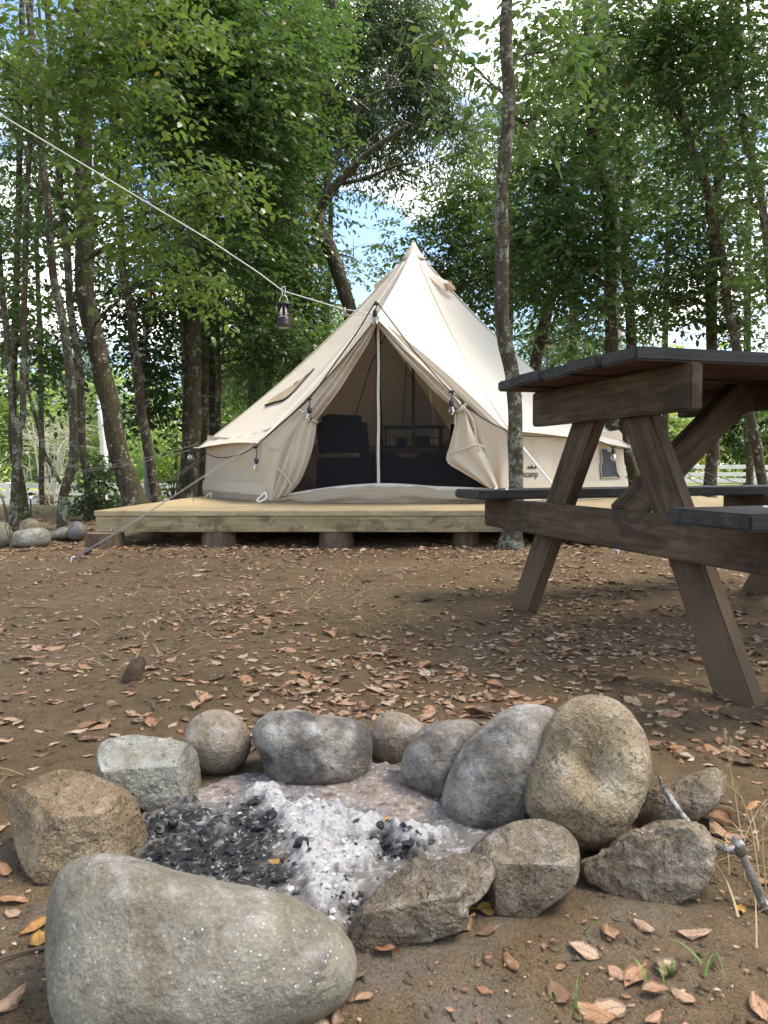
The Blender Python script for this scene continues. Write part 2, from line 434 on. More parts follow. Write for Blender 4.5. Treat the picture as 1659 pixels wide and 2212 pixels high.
def bark(name, c0, c1, c2, lichen=(0.36, 0.35, 0.29), lamt=0.85, lpos=0.53, moss=0.0):
    m = NT(name); v = m.pos()
    f = m.pos((1, 1, 0.28))
    a = m.noise(f, 30, 6, 0.65, 0.5); b = m.noise(v, 11, 5, 0.6); c = m.noise(v, 65, 5, 0.7)
    col = m.ramp(a, [(0.3, c0), (0.5, c1), (0.72, c2)])
    b2 = m.noise(v, 34, 5, 0.65, 0.4)
    lf = m.math('MULTIPLY', m.ramp(m.math('ADD', m.math('MULTIPLY', b, 0.55), m.math('MULTIPLY', b2, 0.45)), [(lpos, 0.0), (lpos + 0.025, 1.0)]), m.ramp(c, [(0.36, 0.25), (0.52, 1.0)]))
    col = m.mix(m.math('MULTIPLY', lf, lamt), col, m.ramp(c, [(0.3, tuple(x * 0.6 for x in lichen)), (0.7, lichen)]))
    if moss:
        mf = m.ramp(m.noise(v, 6, 5, 0.6), [(0.5, 0.0), (0.64, moss)])
        col = m.mix(mf, col, (0.055, 0.062, 0.022))
    m.color(col).rough(0.92); m.b.inputs['Specular IOR Level'].default_value = 0.15
    m.bump(a, 0.8, 0.016).bump(lf, 0.6, 0.006).bump(c, 0.5, 0.005)
    return m.mat
M['bark'] = bark('brown_bark', (0.030, 0.024, 0.015), (0.062, 0.051, 0.032), (0.112, 0.094, 0.062))
M['barkl'] = bark('lichen_bark', (0.032, 0.027, 0.017), (0.066, 0.056, 0.036), (0.118, 0.102, 0.068), lichen=(0.31, 0.315, 0.24), lamt=0.85, lpos=0.515)
M['barkd'] = bark('dark_mossy_bark', (0.024, 0.020, 0.013), (0.048, 0.040, 0.026), (0.082, 0.070, 0.048), lichen=(0.33, 0.325, 0.26), lamt=0.85, lpos=0.55, moss=0.7)
M['barkp'] = bark('pale_bark', (0.16, 0.15, 0.135), (0.24, 0.225, 0.20), (0.33, 0.31, 0.28), lichen=(0.46, 0.46, 0.43))
M['stick'] = bark('white_lichened_stick', (0.06, 0.045, 0.032), (0.13, 0.105, 0.078), (0.24, 0.205, 0.165), lichen=(0.52, 0.50, 0.44), lamt=0.95, lpos=0.50)
M['stump'] = bark('stump_bark', (0.085, 0.055, 0.036), (0.135, 0.090, 0.060), (0.20, 0.145, 0.10), lamt=0.15)
m = NT('cut_log_end'); v = m.co('Object')
ln = m.n.new('ShaderNodeVectorMath'); ln.operation = 'LENGTH'; m.l.new(v, ln.inputs[0])
rg = m.math('SINE', m.math('MULTIPLY', m.math('ADD', ln.outputs['Value'], m.math('MULTIPLY', m.noise(v, 6, 3), 0.02)), 520.0))
m.color(m.ramp(m.math('MULTIPLY', m.math('ADD', rg, 1.0), 0.5), [(0.1, (0.24, 0.155, 0.09)), (0.9, (0.34, 0.235, 0.145))])).rough(0.85)
M['logend'] = m.mat

def leafmat(name, stops, tfac=0.38, tcol=(0.16, 0.24, 0.03), rough=0.38):
    m = NT(name); t = m.attr('tint')
    c = m.ramp(t, stops)
    m.color(c).rough(rough); m.b.inputs['Specular IOR Level'].default_value = 0.5
    m.translucent(m.mix(0.55, c, tcol), tfac)
    return m.mat
M['leaf_bright'] = leafmat('sunlit_green_leaf', [(0.0, (0.0504, 0.0922, 0.0194)), (0.5, (0.0756, 0.1306, 0.0264)), (0.90, (0.1188, 0.1690, 0.0422)), (0.985, (0.1440, 0.1690, 0.0440)), (0.993, (0.3600, 0.2304, 0.0264))], tcol=(0.1872, 0.2765, 0.0396), tfac=0.42)  # bright, mid and deep leaf tones stand in for sunlit and shaded foliage
M['leaf_mid'] = leafmat('mid_green_leaf', [(0.0, (0.0303, 0.0604, 0.0198)), (0.5, (0.0506, 0.0915, 0.0286)), (0.92, (0.0867, 0.1357, 0.0475)), (0.985, (0.0867, 0.1266, 0.0346)), (0.995, (0.2601, 0.1389, 0.0396))], tcol=(0.1445, 0.2533, 0.0396), tfac=0.42)
M['leaf_deep'] = leafmat('deep_green_leaf', [(0.0, (0.0255, 0.0502, 0.0175)), (0.5, (0.0417, 0.0760, 0.0248)), (0.95, (0.0726, 0.1178, 0.0423)), (0.996, (0.0538, 0.0912, 0.0276)), (1.0, (0.2016, 0.0988, 0.0276))], tcol=(0.1210, 0.2204, 0.0322), tfac=0.42)
M['leaf_grey'] = leafmat('grey_green_leaf', [(0.0, (0.055, 0.085, 0.045)), (0.5, (0.085, 0.125, 0.062)), (1.0, (0.135, 0.180, 0.095))], tcol=(0.17, 0.25, 0.07))
M['leaf_far'] = leafmat('sunlit_far_leaf', [(0.0, (0.1105, 0.1820, 0.0442)), (0.5, (0.1950, 0.2860, 0.0715)), (1.0, (0.3250, 0.4030, 0.1170))], tcol=(0.4160, 0.5460, 0.1040), tfac=0.45)  # paler green puts the sunlight on the far trees into the leaf colour
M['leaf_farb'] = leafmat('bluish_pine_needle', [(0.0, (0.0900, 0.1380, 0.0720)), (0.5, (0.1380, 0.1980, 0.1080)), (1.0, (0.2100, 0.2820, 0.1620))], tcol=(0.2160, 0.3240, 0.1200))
M['leaf_yellow'] = leafmat('yellow_flowering_leaf', [(0.0, (0.20, 0.22, 0.03)), (0.6, (0.42, 0.38, 0.05)), (1.0, (0.60, 0.52, 0.08))], tcol=(0.5, 0.45, 0.06))
M['leaf_red'] = leafmat('russet_shrub_leaf', [(0.0, (0.12, 0.06, 0.03)), (0.6, (0.22, 0.11, 0.06)), (1.0, (0.30, 0.18, 0.09))], tcol=(0.3, 0.14, 0.05))
m = NT('dry_fallen_leaf'); t = m.attr('tint'); v = m.co('Object')
c = m.ramp(t, [(0.0, (0.070, 0.044, 0.028)), (0.12, (0.160, 0.098, 0.060)), (0.24, (0.25, 0.135, 0.072)), (0.40, (0.42, 0.215, 0.105)), (0.56, (0.46, 0.285, 0.175)), (0.72, (0.52, 0.385, 0.255)), (0.80, (0.36, 0.235, 0.135)), (0.90, (0.64, 0.51, 0.36)), (0.94, (0.42, 0.20, 0.07)), (0.965, (0.47, 0.25, 0.05)), (1.0, (0.60, 0.38, 0.06))])
wp = m.pos(); lv = m.n.new('ShaderNodeAttribute'); lv.attribute_name = 'lv'
u_, a_, k_ = (m.sep(lv.outputs['Vector'], i) for i in range(3))
bl_ = m.noise(wp, 95, 5, 0.7)
c = m.mix(m.ramp(bl_, [(0.50, 0.0), (0.64, 0.5)]), c, (0.150, 0.085, 0.048))
c = m.mix(m.ramp(m.noise(wp, 48, 3, 0.6), [(0.52, 0.0), (0.66, 0.45)]), c, (0.55, 0.40, 0.27))
vein = m.math('SINE', m.math('ADD', m.math('MULTIPLY', u_, 44.0), m.math('MULTIPLY', a_, -13.0)))
vein = m.math('MULTIPLY', m.ramp(vein, [(0.80, 0.0), (0.98, 0.55)]), k_)
c = m.mix(vein, c, (0.17, 0.095, 0.055))
c = m.mix(m.math('MULTIPLY', m.ramp(a_, [(0.03, 0.8), (0.09, 0.0)]), k_), c, (0.20, 0.115, 0.065))
c = m.mix(m.math('MULTIPLY', m.ramp(m.math('ADD', a_, m.math('MULTIPLY', bl_, 0.5)), [(0.98, 0.0), (1.25, 0.7)]), k_), c, (0.10, 0.055, 0.032))
m.color(c).rough(0.62); m.bump(bl_, 0.5, 0.002).bump(vein, 0.3, 0.001); m.translucent(c, 0.12)
M['dry'] = m.mat
M['straw'] = plain('dry_straw', (0.38, 0.285, 0.15), 0.8, var=0.25, scale=8)
M['grassgreen'] = plain('green_grass_blade', (0.105, 0.175, 0.035), 0.5, var=0.25, scale=8)
M['twig'] = plain('brown_twig', (0.120, 0.085, 0.058), 0.9, var=0.3)
M['bare'] = plain('pale_bare_twig', (0.46, 0.43, 0.37), 0.9, var=0.2)

def canvas(name, c, tf=0.13, tcol=(0.55, 0.40, 0.24), wr=0.25, stretch=(1, 1, 1)):
    m = NT(name); v = m.pos()
    weave = m.noise(v, 420, 2, 0.5); w = m.noise(m.pos(stretch), 3.2, 4, 0.5, 0.6); st = m.noise(v, 1.3, 5, 0.6)
    col = m.mix(m.ramp(weave, [(0.3, 0.10), (0.7, 0.0)]), c, tuple(x * 0.72 for x in c))
    col = m.mix(m.ramp(st, [(0.5, 0.0), (0.8, 0.22)]), col, tuple(x * f for x, f in zip(c, (0.86, 0.82, 0.76))))
    m.color(col).rough(0.9); m.b.inputs['Specular IOR Level'].default_value = 0.1
    m.bump(w, wr, 0.05).bump(weave, 0.12, 0.001)
    m.translucent(tcol, tf)
    return m.mat
M['roof'] = canvas('cream_canvas_roof', (0.67, 0.61, 0.525), wr=0.28)
M['wall'] = canvas('sand_canvas_wall', (0.60, 0.515, 0.40), wr=0.30, stretch=(3.0, 3.0, 0.9))
M['curtain'] = canvas('sand_canvas_curtain', (0.62, 0.535, 0.42), wr=0.2)
M['sill'] = canvas('brown_groundsheet_vinyl', (0.40, 0.325, 0.235), tf=0.03, wr=0.4, stretch=(1, 1, 3))
m = NT('mosquito_mesh'); m.color((0.012, 0.012, 0.014)).rough(0.9)
tr = m.n.new('ShaderNodeBsdfTransparent'); mx = m.n.new('ShaderNodeMixShader'); mx.inputs['Fac'].default_value = 0.63
m.l.new(tr.outputs[0], mx.inputs[1]); m.l.new(m.b.outputs[0], mx.inputs[2]); m.l.new(mx.outputs[0], m.out.inputs['Surface'])
M['mesh'] = m.mat
M['navy'] = plain('dark_navy_fabric', (0.010, 0.012, 0.022), 0.95, spec=0.1, var=0.2, scale=12)
M['zipwhite'] = plain('white_zip_tape', (0.58, 0.53, 0.47), 0.7)
M['blackp'] = plain('black_plastic', (0.014, 0.014, 0.015), 0.5, spec=0.4)
M['metal'] = plain('bright_metal', (0.62, 0.62, 0.60), 0.3, metal=1.0)
M['rope'] = plain('white_rope', (0.66, 0.65, 0.60), 0.8, scale=300, var=0.25)
M['guy'] = plain('grey_guy_rope', (0.20, 0.19, 0.18), 0.8, scale=300, var=0.3)
M['guyd'] = plain('dark_guy_rope', (0.10, 0.095, 0.09), 0.8, scale=300, var=0.3)
M['beige'] = plain('beige_blanket', (0.36, 0.25, 0.16), 0.9, var=0.25, scale=9)
M['logo'] = plain('black_print', (0.02, 0.02, 0.022), 0.8)
m = NT('clear_glass'); m.b.inputs['Transmission Weight'].default_value = 1.0; m.b.inputs['IOR'].default_value = 1.4
m.color((0.97, 0.97, 0.95)).rough(0.02); m.b.inputs['Specular IOR Level'].default_value = 0.5
M['glass'] = m.mat
m = NT('wood_ash'); c = m.attr('tint', 'Color'); v = m.pos()
c = m.mix(m.ramp(m.noise(v, 210, 3, 0.7), [(0.35, 0.5), (0.5, 0.0)]), c, (0.09, 0.085, 0.08))
c = m.mix(m.ramp(m.noise(v, 120, 4, 0.7), [(0.58, 0.0), (0.66, 0.6)]), c, (0.7, 0.69, 0.68))
m.color(c).rough(0.97); m.bump(m.noise(v, 160, 5, 0.75), 0.9, 0.006); m.b.inputs['Specular IOR Level'].default_value = 0.1
M['ash'] = m.mat
m = NT('charcoal'); v = m.pos()
m.color(m.ramp(m.noise(v, 120, 5, 0.7), [(0.40, (0.012, 0.012, 0.013)), (0.58, (0.035, 0.035, 0.037)), (0.72, (0.33, 0.33, 0.33))])).rough(0.6)
m.bump(m.noise(v, 160, 4, 0.7), 0.7, 0.004)
M['char'] = m.mat
M['flake'] = plain('white_ash_flake', (0.50, 0.49, 0.475), 0.97, var=0.3, scale=60)
# ================================================================ SETTING: ground
def axis(vals):
    return np.array(sorted(set(np.round(np.concatenate(vals), 5))))
ys = axis([np.array([-60, -30, -15, -8, -4, -2, -1, -0.5, -0.2]), 0.1 * 1.0104 ** np.arange(0, 445) + 0.2, np.geomspace(10.3, 30, 40), np.geomspace(32, 900, 30)])
xs = axis([np.linspace(-1.0, 1.3, 180), np.linspace(-3.4, -1.0, 80), np.linspace(1.3, 3.6, 75), -np.geomspace(3.6, 14, 26), np.geomspace(3.8, 14, 26), -np.geomspace(16, 700, 18), np.geomspace(16, 700, 18)])
XX, YY = np.meshgrid(xs, ys)
ZZ = gz(XX, YY)
nx, ny = len(xs), len(ys)
me = bpy.data.meshes.new('ground')
co = np.stack([XX, YY, ZZ], -1).reshape(-1, 3)
ii = np.arange((ny - 1) * (nx - 1)); rr, cc = ii // (nx - 1), ii % (nx - 1)
q = np.stack([rr * nx + cc, rr * nx + cc + 1, (rr + 1) * nx + cc + 1, (rr + 1) * nx + cc], 1)
def np_mesh(me, co, loops, starts, mats, smooth_=True, midx=None):
    me.vertices.add(len(co)); me.vertices.foreach_set('co', np.ascontiguousarray(co, np.float32).ravel())
    me.loops.add(len(loops)); me.loops.foreach_set('vertex_index', np.ascontiguousarray(loops, np.int32))
    me.polygons.add(len(starts)); me.polygons.foreach_set('loop_start', np.ascontiguousarray(starts, np.int32))
    for mt in mats: me.materials.append(mt)
    if midx is not None: me.polygons.foreach_set('material_index', np.ascontiguousarray(midx, np.int32))
    me.polygons.foreach_set('use_smooth', np.full(len(starts), smooth_))
    me.update(calc_edges=True); me.validate()
    return me
np_mesh(me, co, q.ravel(), np.arange(len(q)) * 4, [M['soil']])
ground = link('ground', me); ground['kind'] = 'structure'

# ================================================================ TREES
def leaves_np(rng, blobs, size, aspect, per=9, twig=0.36, droop=0.15):
    """returns leaf vertices (n,6,3), tints (n), twig segments"""
    out = []; tints = []; tw = []
    for c, rad, n in blobs:
        nt = max(2, int(n / per))
        d = rng.normal(size=(nt, 3)); d /= np.linalg.norm(d, axis=1)[:, None]
        p0 = np.array(c) + np.clip(rng.normal(size=(nt, 3)), -2.1, 2.1) * 0.56 * np.array(rad)
        d = (p0 - np.array(c)) / np.array(rad); d /= (np.linalg.norm(d, axis=1)[:, None] + 1e-6)
        # leave lumpy gaps inside the crown
        keep = (vnoise(p0[:, 0] * 2.3 + p0[:, 1] * 0.7, p0[:, 2] * 2.3 - p0[:, 1] * 0.9, 9) + 0.30 * rng.random(nt)) > -0.13
        keep[:2] = True
        p0 = p0[keep]; d = d[keep]; nt = len(p0)
        dirv = d * np.array([1, 1, 0.25]) + rng.normal(size=(nt, 3)) * np.array([0.7, 0.7, 0.22]); dirv[:, 2] -= droop
        dirv /= np.linalg.norm(dirv, axis=1)[:, None]
        L = twig * rng.uniform(0.6, 1.3, nt)
        tn = rng.random(nt)
        t = (np.arange(per) + 0.5) / per
        pos = p0[:, None, :] + dirv[:, None, :] * (L[:, None] * (t - 0.3))[:, :, None]
        pos[:, :, 2] -= (L[:, None] * (t ** 2)[None, :]) * 0.18
        side = np.where(np.arange(per) % 2 == 0, 1.0, -1.0)
        perp = np.cross(dirv, [0, 0, 1.0]); perp /= (np.linalg.norm(perp, axis=1)[:, None] + 1e-6)
        ld = dirv[:, None, :] * 0.5 + perp[:, None, :] * (side[None, :, None] * 0.85) + rng.normal(size=(nt, per, 3)) * 0.26
        ld[:, :, 2] -= 0.16 + droop * 0.6
        ld[:, -1, :] += dirv * 1.2
        ld /= np.linalg.norm(ld, axis=2)[:, :, None]
        nrm = np.array([0, 0, 1.0]) + rng.normal(size=(nt, per, 3)) * 0.42
        w = np.cross(nrm, ld); w /= (np.linalg.norm(w, axis=2)[:, :, None] + 1e-6)
        nn = np.cross(ld, w)
        ln = (size * rng.uniform(0.6, 1.3, (nt, per)) * rng.uniform(0.72, 1.25, (nt, 1)))[:, :, None]
        hw = ln * aspect * 0.5
        P = pos
        v = np.stack([P, P + ld * ln * 0.28 + w * hw * 0.85 + nn * hw * 0.30, P + ld * ln * 0.64 + w * hw * 0.88 + nn * hw * 0.22 - np.array([0, 0, .02]) * ln,
                      P + ld * ln - np.array([0, 0, 0.10]) * ln,
                      P + ld * ln * 0.64 - w * hw * 0.88 + nn * hw * 0.22 - np.array([0, 0, .02]) * ln, P + ld * ln * 0.28 - w * hw * 0.85 + nn * hw * 0.30], 2)
        out.append(v.reshape(-1, 6, 3))
        ti = np.clip(0.55 * tn[:, None] + 0.45 * rng.random((nt, per)), 0, 1)
        odd = rng.random((nt, per)) > 0.994
        ti = np.where(odd, 1.0, ti * 0.97)
        tints.append(ti.ravel())
        tw.append((p0 - dirv * (L * 0.35)[:, None], p0 + dirv * (L * 0.68)[:, None]))
    return np.concatenate(out), np.concatenate(tints), tw
TRI = np.array([0, 1, 5, 1, 2, 4, 5, 2, 3, 4])
def leaf_mesh(name, V, T, mat):
    n = len(V)
    me = bpy.data.meshes.new(name)
    loops = (TRI[None, :] + (np.arange(n) * 6)[:, None]).ravel()
    starts = (np.array([0, 3, 7])[None, :] + (np.arange(n) * 10)[:, None]).ravel()
    np_mesh(me, V.reshape(-1, 3), loops, starts, [mat], smooth_=False)
    a = me.attributes.new('tint', 'FLOAT', 'POINT')
    a.data.foreach_set('value', np.repeat(T, 6).astype(np.float32))
    return me
NLEAF = 0
COV = 2.8
def path3(pts, D0, D1=None):
    """picture path [(px,py,width)] from base to top -> world points and radii"""
    n = len(pts); D1 = D0 if D1 is None else D1
    Ds = [D0 + (D1 - D0) * i / (n - 1) for i in range(n)]
    P = [tuple(at(p[0], p[1], d)) + (p[2] * d / F / 2,) for p, d in zip(pts, Ds)]
    C = crom(P, 7)
    return [Vector(c[:3]) for c in C], [float(c[3]) for c in C]
TRUNKS = []
def tree(name, label, stems, blobs, bk, leaf, size=0.07, aspect=0.52, cov=1.0, group='trees of the grove', sides=14, per=9, twig=0.36,
         limbs=(), seed=None, branches=True, droop=0.15, flare=1.35, high=()):
    """stems: list of (points, D0, D1) from base upward; blobs: (px, py, D, rx px, ry px, depth radius m, coverage)"""
    global NLEAF
    rng = np.random.default_rng(seed if seed is not None else len(TRUNKS) + 11)
    P0 = at(stems[0][0][0][0], stems[0][0][0][1], stems[0][1])
    base = Vector((P0.x, P0.y, G(P0.x, P0.y)))
    root = thing(name, label, 'tree', base, 0, group)
    TRUNKS.append(root)
    tm = MB(); allp = []
    for si, (pts, D0, D1) in enumerate(stems):
        C, r = path3(pts, D0, D1)
        if si == 0:
            b0 = Vector((C[0].x, C[0].y, G(C[0].x, C[0].y) - 0.08))
            if C[0].z > b0.z + 0.02:
                k = max(2, int((C[0].z - b0.z) / 0.12))
                ext = [b0.lerp(C[0], i / k) for i in range(k)]
                C = ext + C; r = [r[0]] * k + r
            zb = C[0].z + 0.08
            r = [q * (1 + (flare - 1) * math.exp(-max(0, c.z - zb) / 0.10)) for q, c in zip(r, C)]
        ph = rng.uniform(0, 9)
        C = [c + Vector((mnoise.noise((c.z * 2.2, ph, 1)), mnoise.noise((c.z * 2.2, ph, 5)), 0)) * min(0.5 * rr, 0.02) for c, rr in zip(C, r)]
        # finer rings so the outline is knobbly
        C2 = []; r2 = []
        for i in range(len(C) - 1):
            k = max(1, int((C[i + 1] - C[i]).length / 0.10))
            for j in range(k):
                t = j / k; C2.append(C[i].lerp(C[i + 1], t)); r2.append(r[i] * (1 - t) + r[i + 1] * t)
        C2.append(C[-1]); r2.append(r[-1])
        tm.tube(C2, r2, sides, jit=0.16)
        allp += list(zip(C2, r2))
    tm.build('trunk', M[bk], root, sm=True)
    lm = MB()
    for pts, D0, D1 in limbs:
        C, r = path3(pts, D0, D1); one = MB(); one.tube(C, r, 8, jit=0.15); one.build('limb', M[bk], root, sm=True)
        allp += list(zip(C, r))
    wb = []
    for b in blobs:
        px, py, D, rx, ry, rd, cv = b
        c = at(px, py, D); a, h = rx * D / F, ry * D / F
        aleaf = 0.62 * size * size * aspect * 0.62 * (F / D) ** 2
        n = int(COV * cov * cv * math.pi * rx * ry / aleaf)
        NLEAF += n
        wb.append((tuple(c), (a, rd, h), n))
        if branches:
            # a limb from the nearest lower trunk point into this part of the crown
            best = min(allp, key=lambda q: (q[0] - c).length + (0.8 if q[0].z > c.z else 0))
            p, r = best
            mid = p.lerp(c, 0.5) + Vector((rng.uniform(-.1, .1), rng.uniform(-.1, .1), 0.12 * (c - p).length))
            cr_ = crom([tuple(p), tuple(mid), tuple(c)], 6)
            rr = min(r * 0.55, 0.03 * (D / 6))
            one = MB(); one.tube(cr_, [rr * (1 - 0.7 * i / (len(cr_) - 1)) for i in range(len(cr_))], 6, jit=0.12); one.build('limb', M[bk], root, sm=True)
            for k in range(int(5 + n / 900)):
                u = rng.normal(size=3); u /= np.linalg.norm(u)
                e = c + Vector((u[0] * a * 0.8, u[1] * rd * 0.8, u[2] * h * 0.8))
                s = Vector(cr_[rng.integers(4, len(cr_))])
                mm = s.lerp(e, 0.5) + Vector((0, 0, 0.06 * (e - s).length))
                bb = crom([tuple(s), tuple(mm), tuple(e)], 4)
                lm.tube(bb, [rr * 0.35 * (1 - 0.75 * i / (len(bb) - 1)) for i in range(len(bb))], 4, cap=False)
    for x, y, z, a, b, h, n in high:      # unseen crown parts added above the view to shade the clearing
        c = Vector((x, y, z)); p, r = max(allp, key=lambda q: q[0].z)
        cr_ = crom([tuple(p), tuple(p.lerp(c, .5) + Vector((0, 0, .5))), tuple(c)], 6)
        one = MB(); one.tube(cr_, [r * (1 - .7 * i / 12) for i in range(len(cr_))], 6); one.build('limb', M[bk], root, sm=True)
        wb.append(((x, y, z), (a, b, h), n))
    if wb:
        V, T, tw = leaves_np(rng, wb, size, aspect, per, twig, droop)
        wparent(link('crown', leaf_mesh('crown', V, T, M[leaf])), root)
        for a0, b0 in tw:
            th = 0.0022 * (1 if size < 0.1 else 2)
            for i in range(0, len(a0), 1):
                A, B = a0[i], b0[i]
                lm.v += [(A[0] - th, A[1], A[2]), (A[0] + th, A[1], A[2] + th), (B[0], B[1], B[2] - .018)]
                k = len(lm.v); lm.f.append((k - 3, k - 2, k - 1)); lm.m.append(0)
    if lm.v: lm.build('twigs', M[bk], root, sm=True)['kind'] = 'stuff'
    return root

UP = -420     # how far above the picture the trunks go on
# ---- left group
tree('slim_tree', 'slim grey trunk forking low into a V at the far left, nearest the boulders',
     [([(29, 1138, 17), (33, 1040, 17), (35, 925, 21), (26, 890, 14), (24, 812, 14), (16, 752, 14), (10, 678, 13), (2, 603, 13), (-12, 400, 11), (-20, 100, 9), (-30, -200, 6)], 5.75, 5.9),
      ([(35, 935, 16), (50, 901, 13), (49, 812, 13), (51, 693, 12), (54, 603, 12), (60, 420, 11), (66, 200, 9), (70, -100, 7)], 5.78, 5.9)],
     [(20, 520, 6.0, 80, 130, .5, .7), (50, 230, 6.2, 90, 140, .6, .85), (20, 60, 6.2, 90, 100, .6, .9), (-60, 700, 6.1, 90, 130, .5, .7)], 'barkl', 'leaf_mid')
tree('slim_tree', 'dark mossy trunk standing directly behind the V-forked slim tree',
     [([(49, 1120, 24), (44, 1050, 20), (30, 960, 16), (28, 860, 15), (33, 700, 14), (40, 500, 13), (44, 250, 12), (50, -150, 9)], 7.0, 7.2)],
     [(60, 760, 7.4, 70, 60, .5, .6), (90, 420, 7.4, 80, 110, .6, .4), (110, 130, 7.4, 70, 120, .6, .5)], 'barkd', 'leaf_mid')
tree('slim_tree', 'slim lichened trunk curving at its foot near the blue-grey boulder, a dark limb sweeping left',
     [([(134, 1136, 19), (137, 1065, 19), (158, 1000, 19), (161, 955, 18), (156, 871, 19), (149, 797, 18), (138, 722, 18), (128, 648, 17), (119, 603, 17), (101, 440, 16), (88, 250, 14), (66, 60, 13), (40, -200, 9)], 5.9, 5.9)],
     [(255, 95, 5.3, 125, 105, .5, .8), (210, 190, 5.5, 150, 95, .5, .65), (120, 60, 5.6, 110, 90, .5, .55), (330, 30, 5.5, 110, 70, .4, .7)], 'barkl', 'leaf_bright', size=0.066, high=[(-1.9, 3.6, 6.0, 1.7, 2.0, .8, 6000)],
     limbs=[([(131, 1045, 8), (110, 1005, 8), (95, 975, 8), (79, 910, 8), (61, 841, 6), (64, 782, 5), (83, 693, 4), (95, 640, 2)], 5.9, 5.8),
            ([(90, 210, 8), (60, 215, 8), (20, 212, 7), (-30, 225, 5)], 5.9, 5.6), ([(93, 210, 7), (150, 190, 7), (190, 193, 6), (235, 170, 4), (270, 140, 2)], 5.9, 5.5)])
tree('slim_tree', 'slim straight trunk with a leafy base, between the curving stem and the big leaning trunk',
     [([(193, 1112, 20), (190, 1041, 18), (180, 975, 17), (175, 871, 16), (168, 782, 16), (158, 693, 16), (149, 603, 16), (138, 480, 16), (126, 330, 15), (108, 100, 13), (95, -150, 9)], 7.0, 7.0)],
     [(110, 760, 7.6, 70, 95, .6, .75), (100, 660, 7.6, 60, 60, .5, .5), (160, 520, 7.4, 90, 100, .6, .5), (60, 330, 7.4, 80, 100, .6, .35)], 'barkl', 'leaf_deep')
tree('leaning_tree', 'thick lichen-patched trunk leaning left, foot hidden behind the deck corner',
     [([(290, 1094, 54), (282, 1060, 46), (268, 1015, 42), (250, 931, 41), (226, 827, 41), (204, 737, 40), (191, 663, 40), (184, 603, 39), (182, 450, 36), (180, 300, 34), (176, 100, 31), (170, -250, 24)], 6.5, 6.7)],
     [(400, 440, 5.3, 150, 36, .5, .75), (430, 385, 5.3, 95, 40, .4, .8), (300, 480, 5.3, 120, 40, .5, .6), (505, 410, 5.3, 50, 25, .25, .9), (300, 395, 5.4, 90, 50, .4, .6), (380, 530, 5.5, 100, 45, .4, .7), (230, 330, 5.8, 110, 60, .5, .4), (420, 610, 5.9, 85, 50, .4, .65), (310, 570, 5.7, 70, 50, .4, .5)],
     'barkd', 'leaf_bright', size=0.064, seed=21, limbs=[([(184, 560, 12), (240, 530, 10), (320, 500, 8), (420, 452, 5), (500, 418, 3)], 6.4, 5.2), ([(205, 700, 10), (170, 760, 9), (160, 800, 4)], 6.5, 6.4)])
tree('slender_tree', 'slender brown trunk leaning left just right of the thick leaning one',
     [([(342, 1086, 25), (332, 1041, 21), (312, 931, 21), (299, 812, 22), (287, 722, 21), (275, 633, 18), (265, 560, 16), (255, 430, 15), (250, 250, 14), (246, -100, 10)], 7.4, 7.6)],
     [(300, 760, 8.3, 62, 110, .6, 1.0), (345, 830, 8.5, 45, 110, .5, 1.0), (355, 690, 8.3, 60, 90, .6, 1.0), (330, 910, 8.6, 40, 50, .4, .7), (265, 650, 8.2, 70, 60, .5, .8)], 'bark', 'leaf_deep')
tree('slender_tree', 'pale thin trunk seen beside the slender brown trunk, set further back',
     [([(318, 1080, 15), (316, 1000, 14), (318, 900, 14), (313, 780, 14), (317, 700, 13), (326, 600, 12), (330, 300, 10), (330, -100, 8)], 10.0, 10.0)],
     [(330, 560, 10, 90, 90, .8, .8), (300, 200, 10, 100, 160, .8, .6)], 'barkp', 'leaf_mid')
tree('stout_tree', 'stout grey trunk rising behind the back left corner of the deck',
     [([(402, 1082, 44), (408, 1040, 40), (414, 931, 38), (416, 812, 36), (418, 700, 36), (421, 560, 35), (424, 400, 33), (428, 200, 31), (432, -200, 26)], 8.2, 8.2)],
     [(450, 130, 7.5, 150, 150, .7, 1.25), (430, 320, 7.6, 130, 110, .7, 1.0), (520, 220, 7.6, 120, 140, .7, 1.2), (360, 200, 7.7, 110, 140, .7, .95), (470, 560, 7.8, 100, 75, .6, 1.1), (400, 20, 7.6, 150, 80, .6, 1.2), (400, 600, 7.8, 60, 55, .5, 1.0)], 'barkd', 'leaf_deep',
     limbs=[([(422, 450, 10), (470, 400, 8), (520, 380, 6), (560, 395, 3)], 8.1, 7.8), ([(424, 360, 9), (380, 300, 7), (330, 290, 4)], 8.1, 7.8)])
tree('stout_tree', 'dark rough-barked trunk pressed against the right side of the stout grey one',
     [([(440, 1080, 40), (440, 1010, 30), (440, 900, 23), (440, 780, 21), (438, 650, 20), (440, 450, 19), (448, 200, 17), (455, -200, 12)], 8.6, 8.6)],
     [(580, 120, 8.2, 140, 150, .8, 1.25), (580, 300, 8.6, 85, 130, .6, 1.2), (610, 60, 8.6, 85, 90, .6, 1.2), (550, 430, 8.6, 85, 80, .6, 1.1)], 'barkd', 'leaf_deep',
     limbs=[([(440, 600, 8), (500, 540, 7), (560, 500, 6), (640, 470, 3)], 8.5, 8.2)])
tree('shaded_tree', 'dark trunk half hidden behind the sloping left side of the tent',
     [([(464, 1075, 26), (462, 960, 23), (458, 830, 22), (452, 740, 22), (450, 600, 18), (452, 300, 14), (455, -100, 10)], 9.4, 9.4)],
     [(590, 590, 9.6, 75, 90, .6, 1.15), (645, 650, 10.4, 55, 75, .4, 1.1), (560, 690, 8.8, 100, 70, .6, 1.1), (610, 500, 9.6, 75, 80, .6, 1.1)], 'barkd', 'leaf_mid')
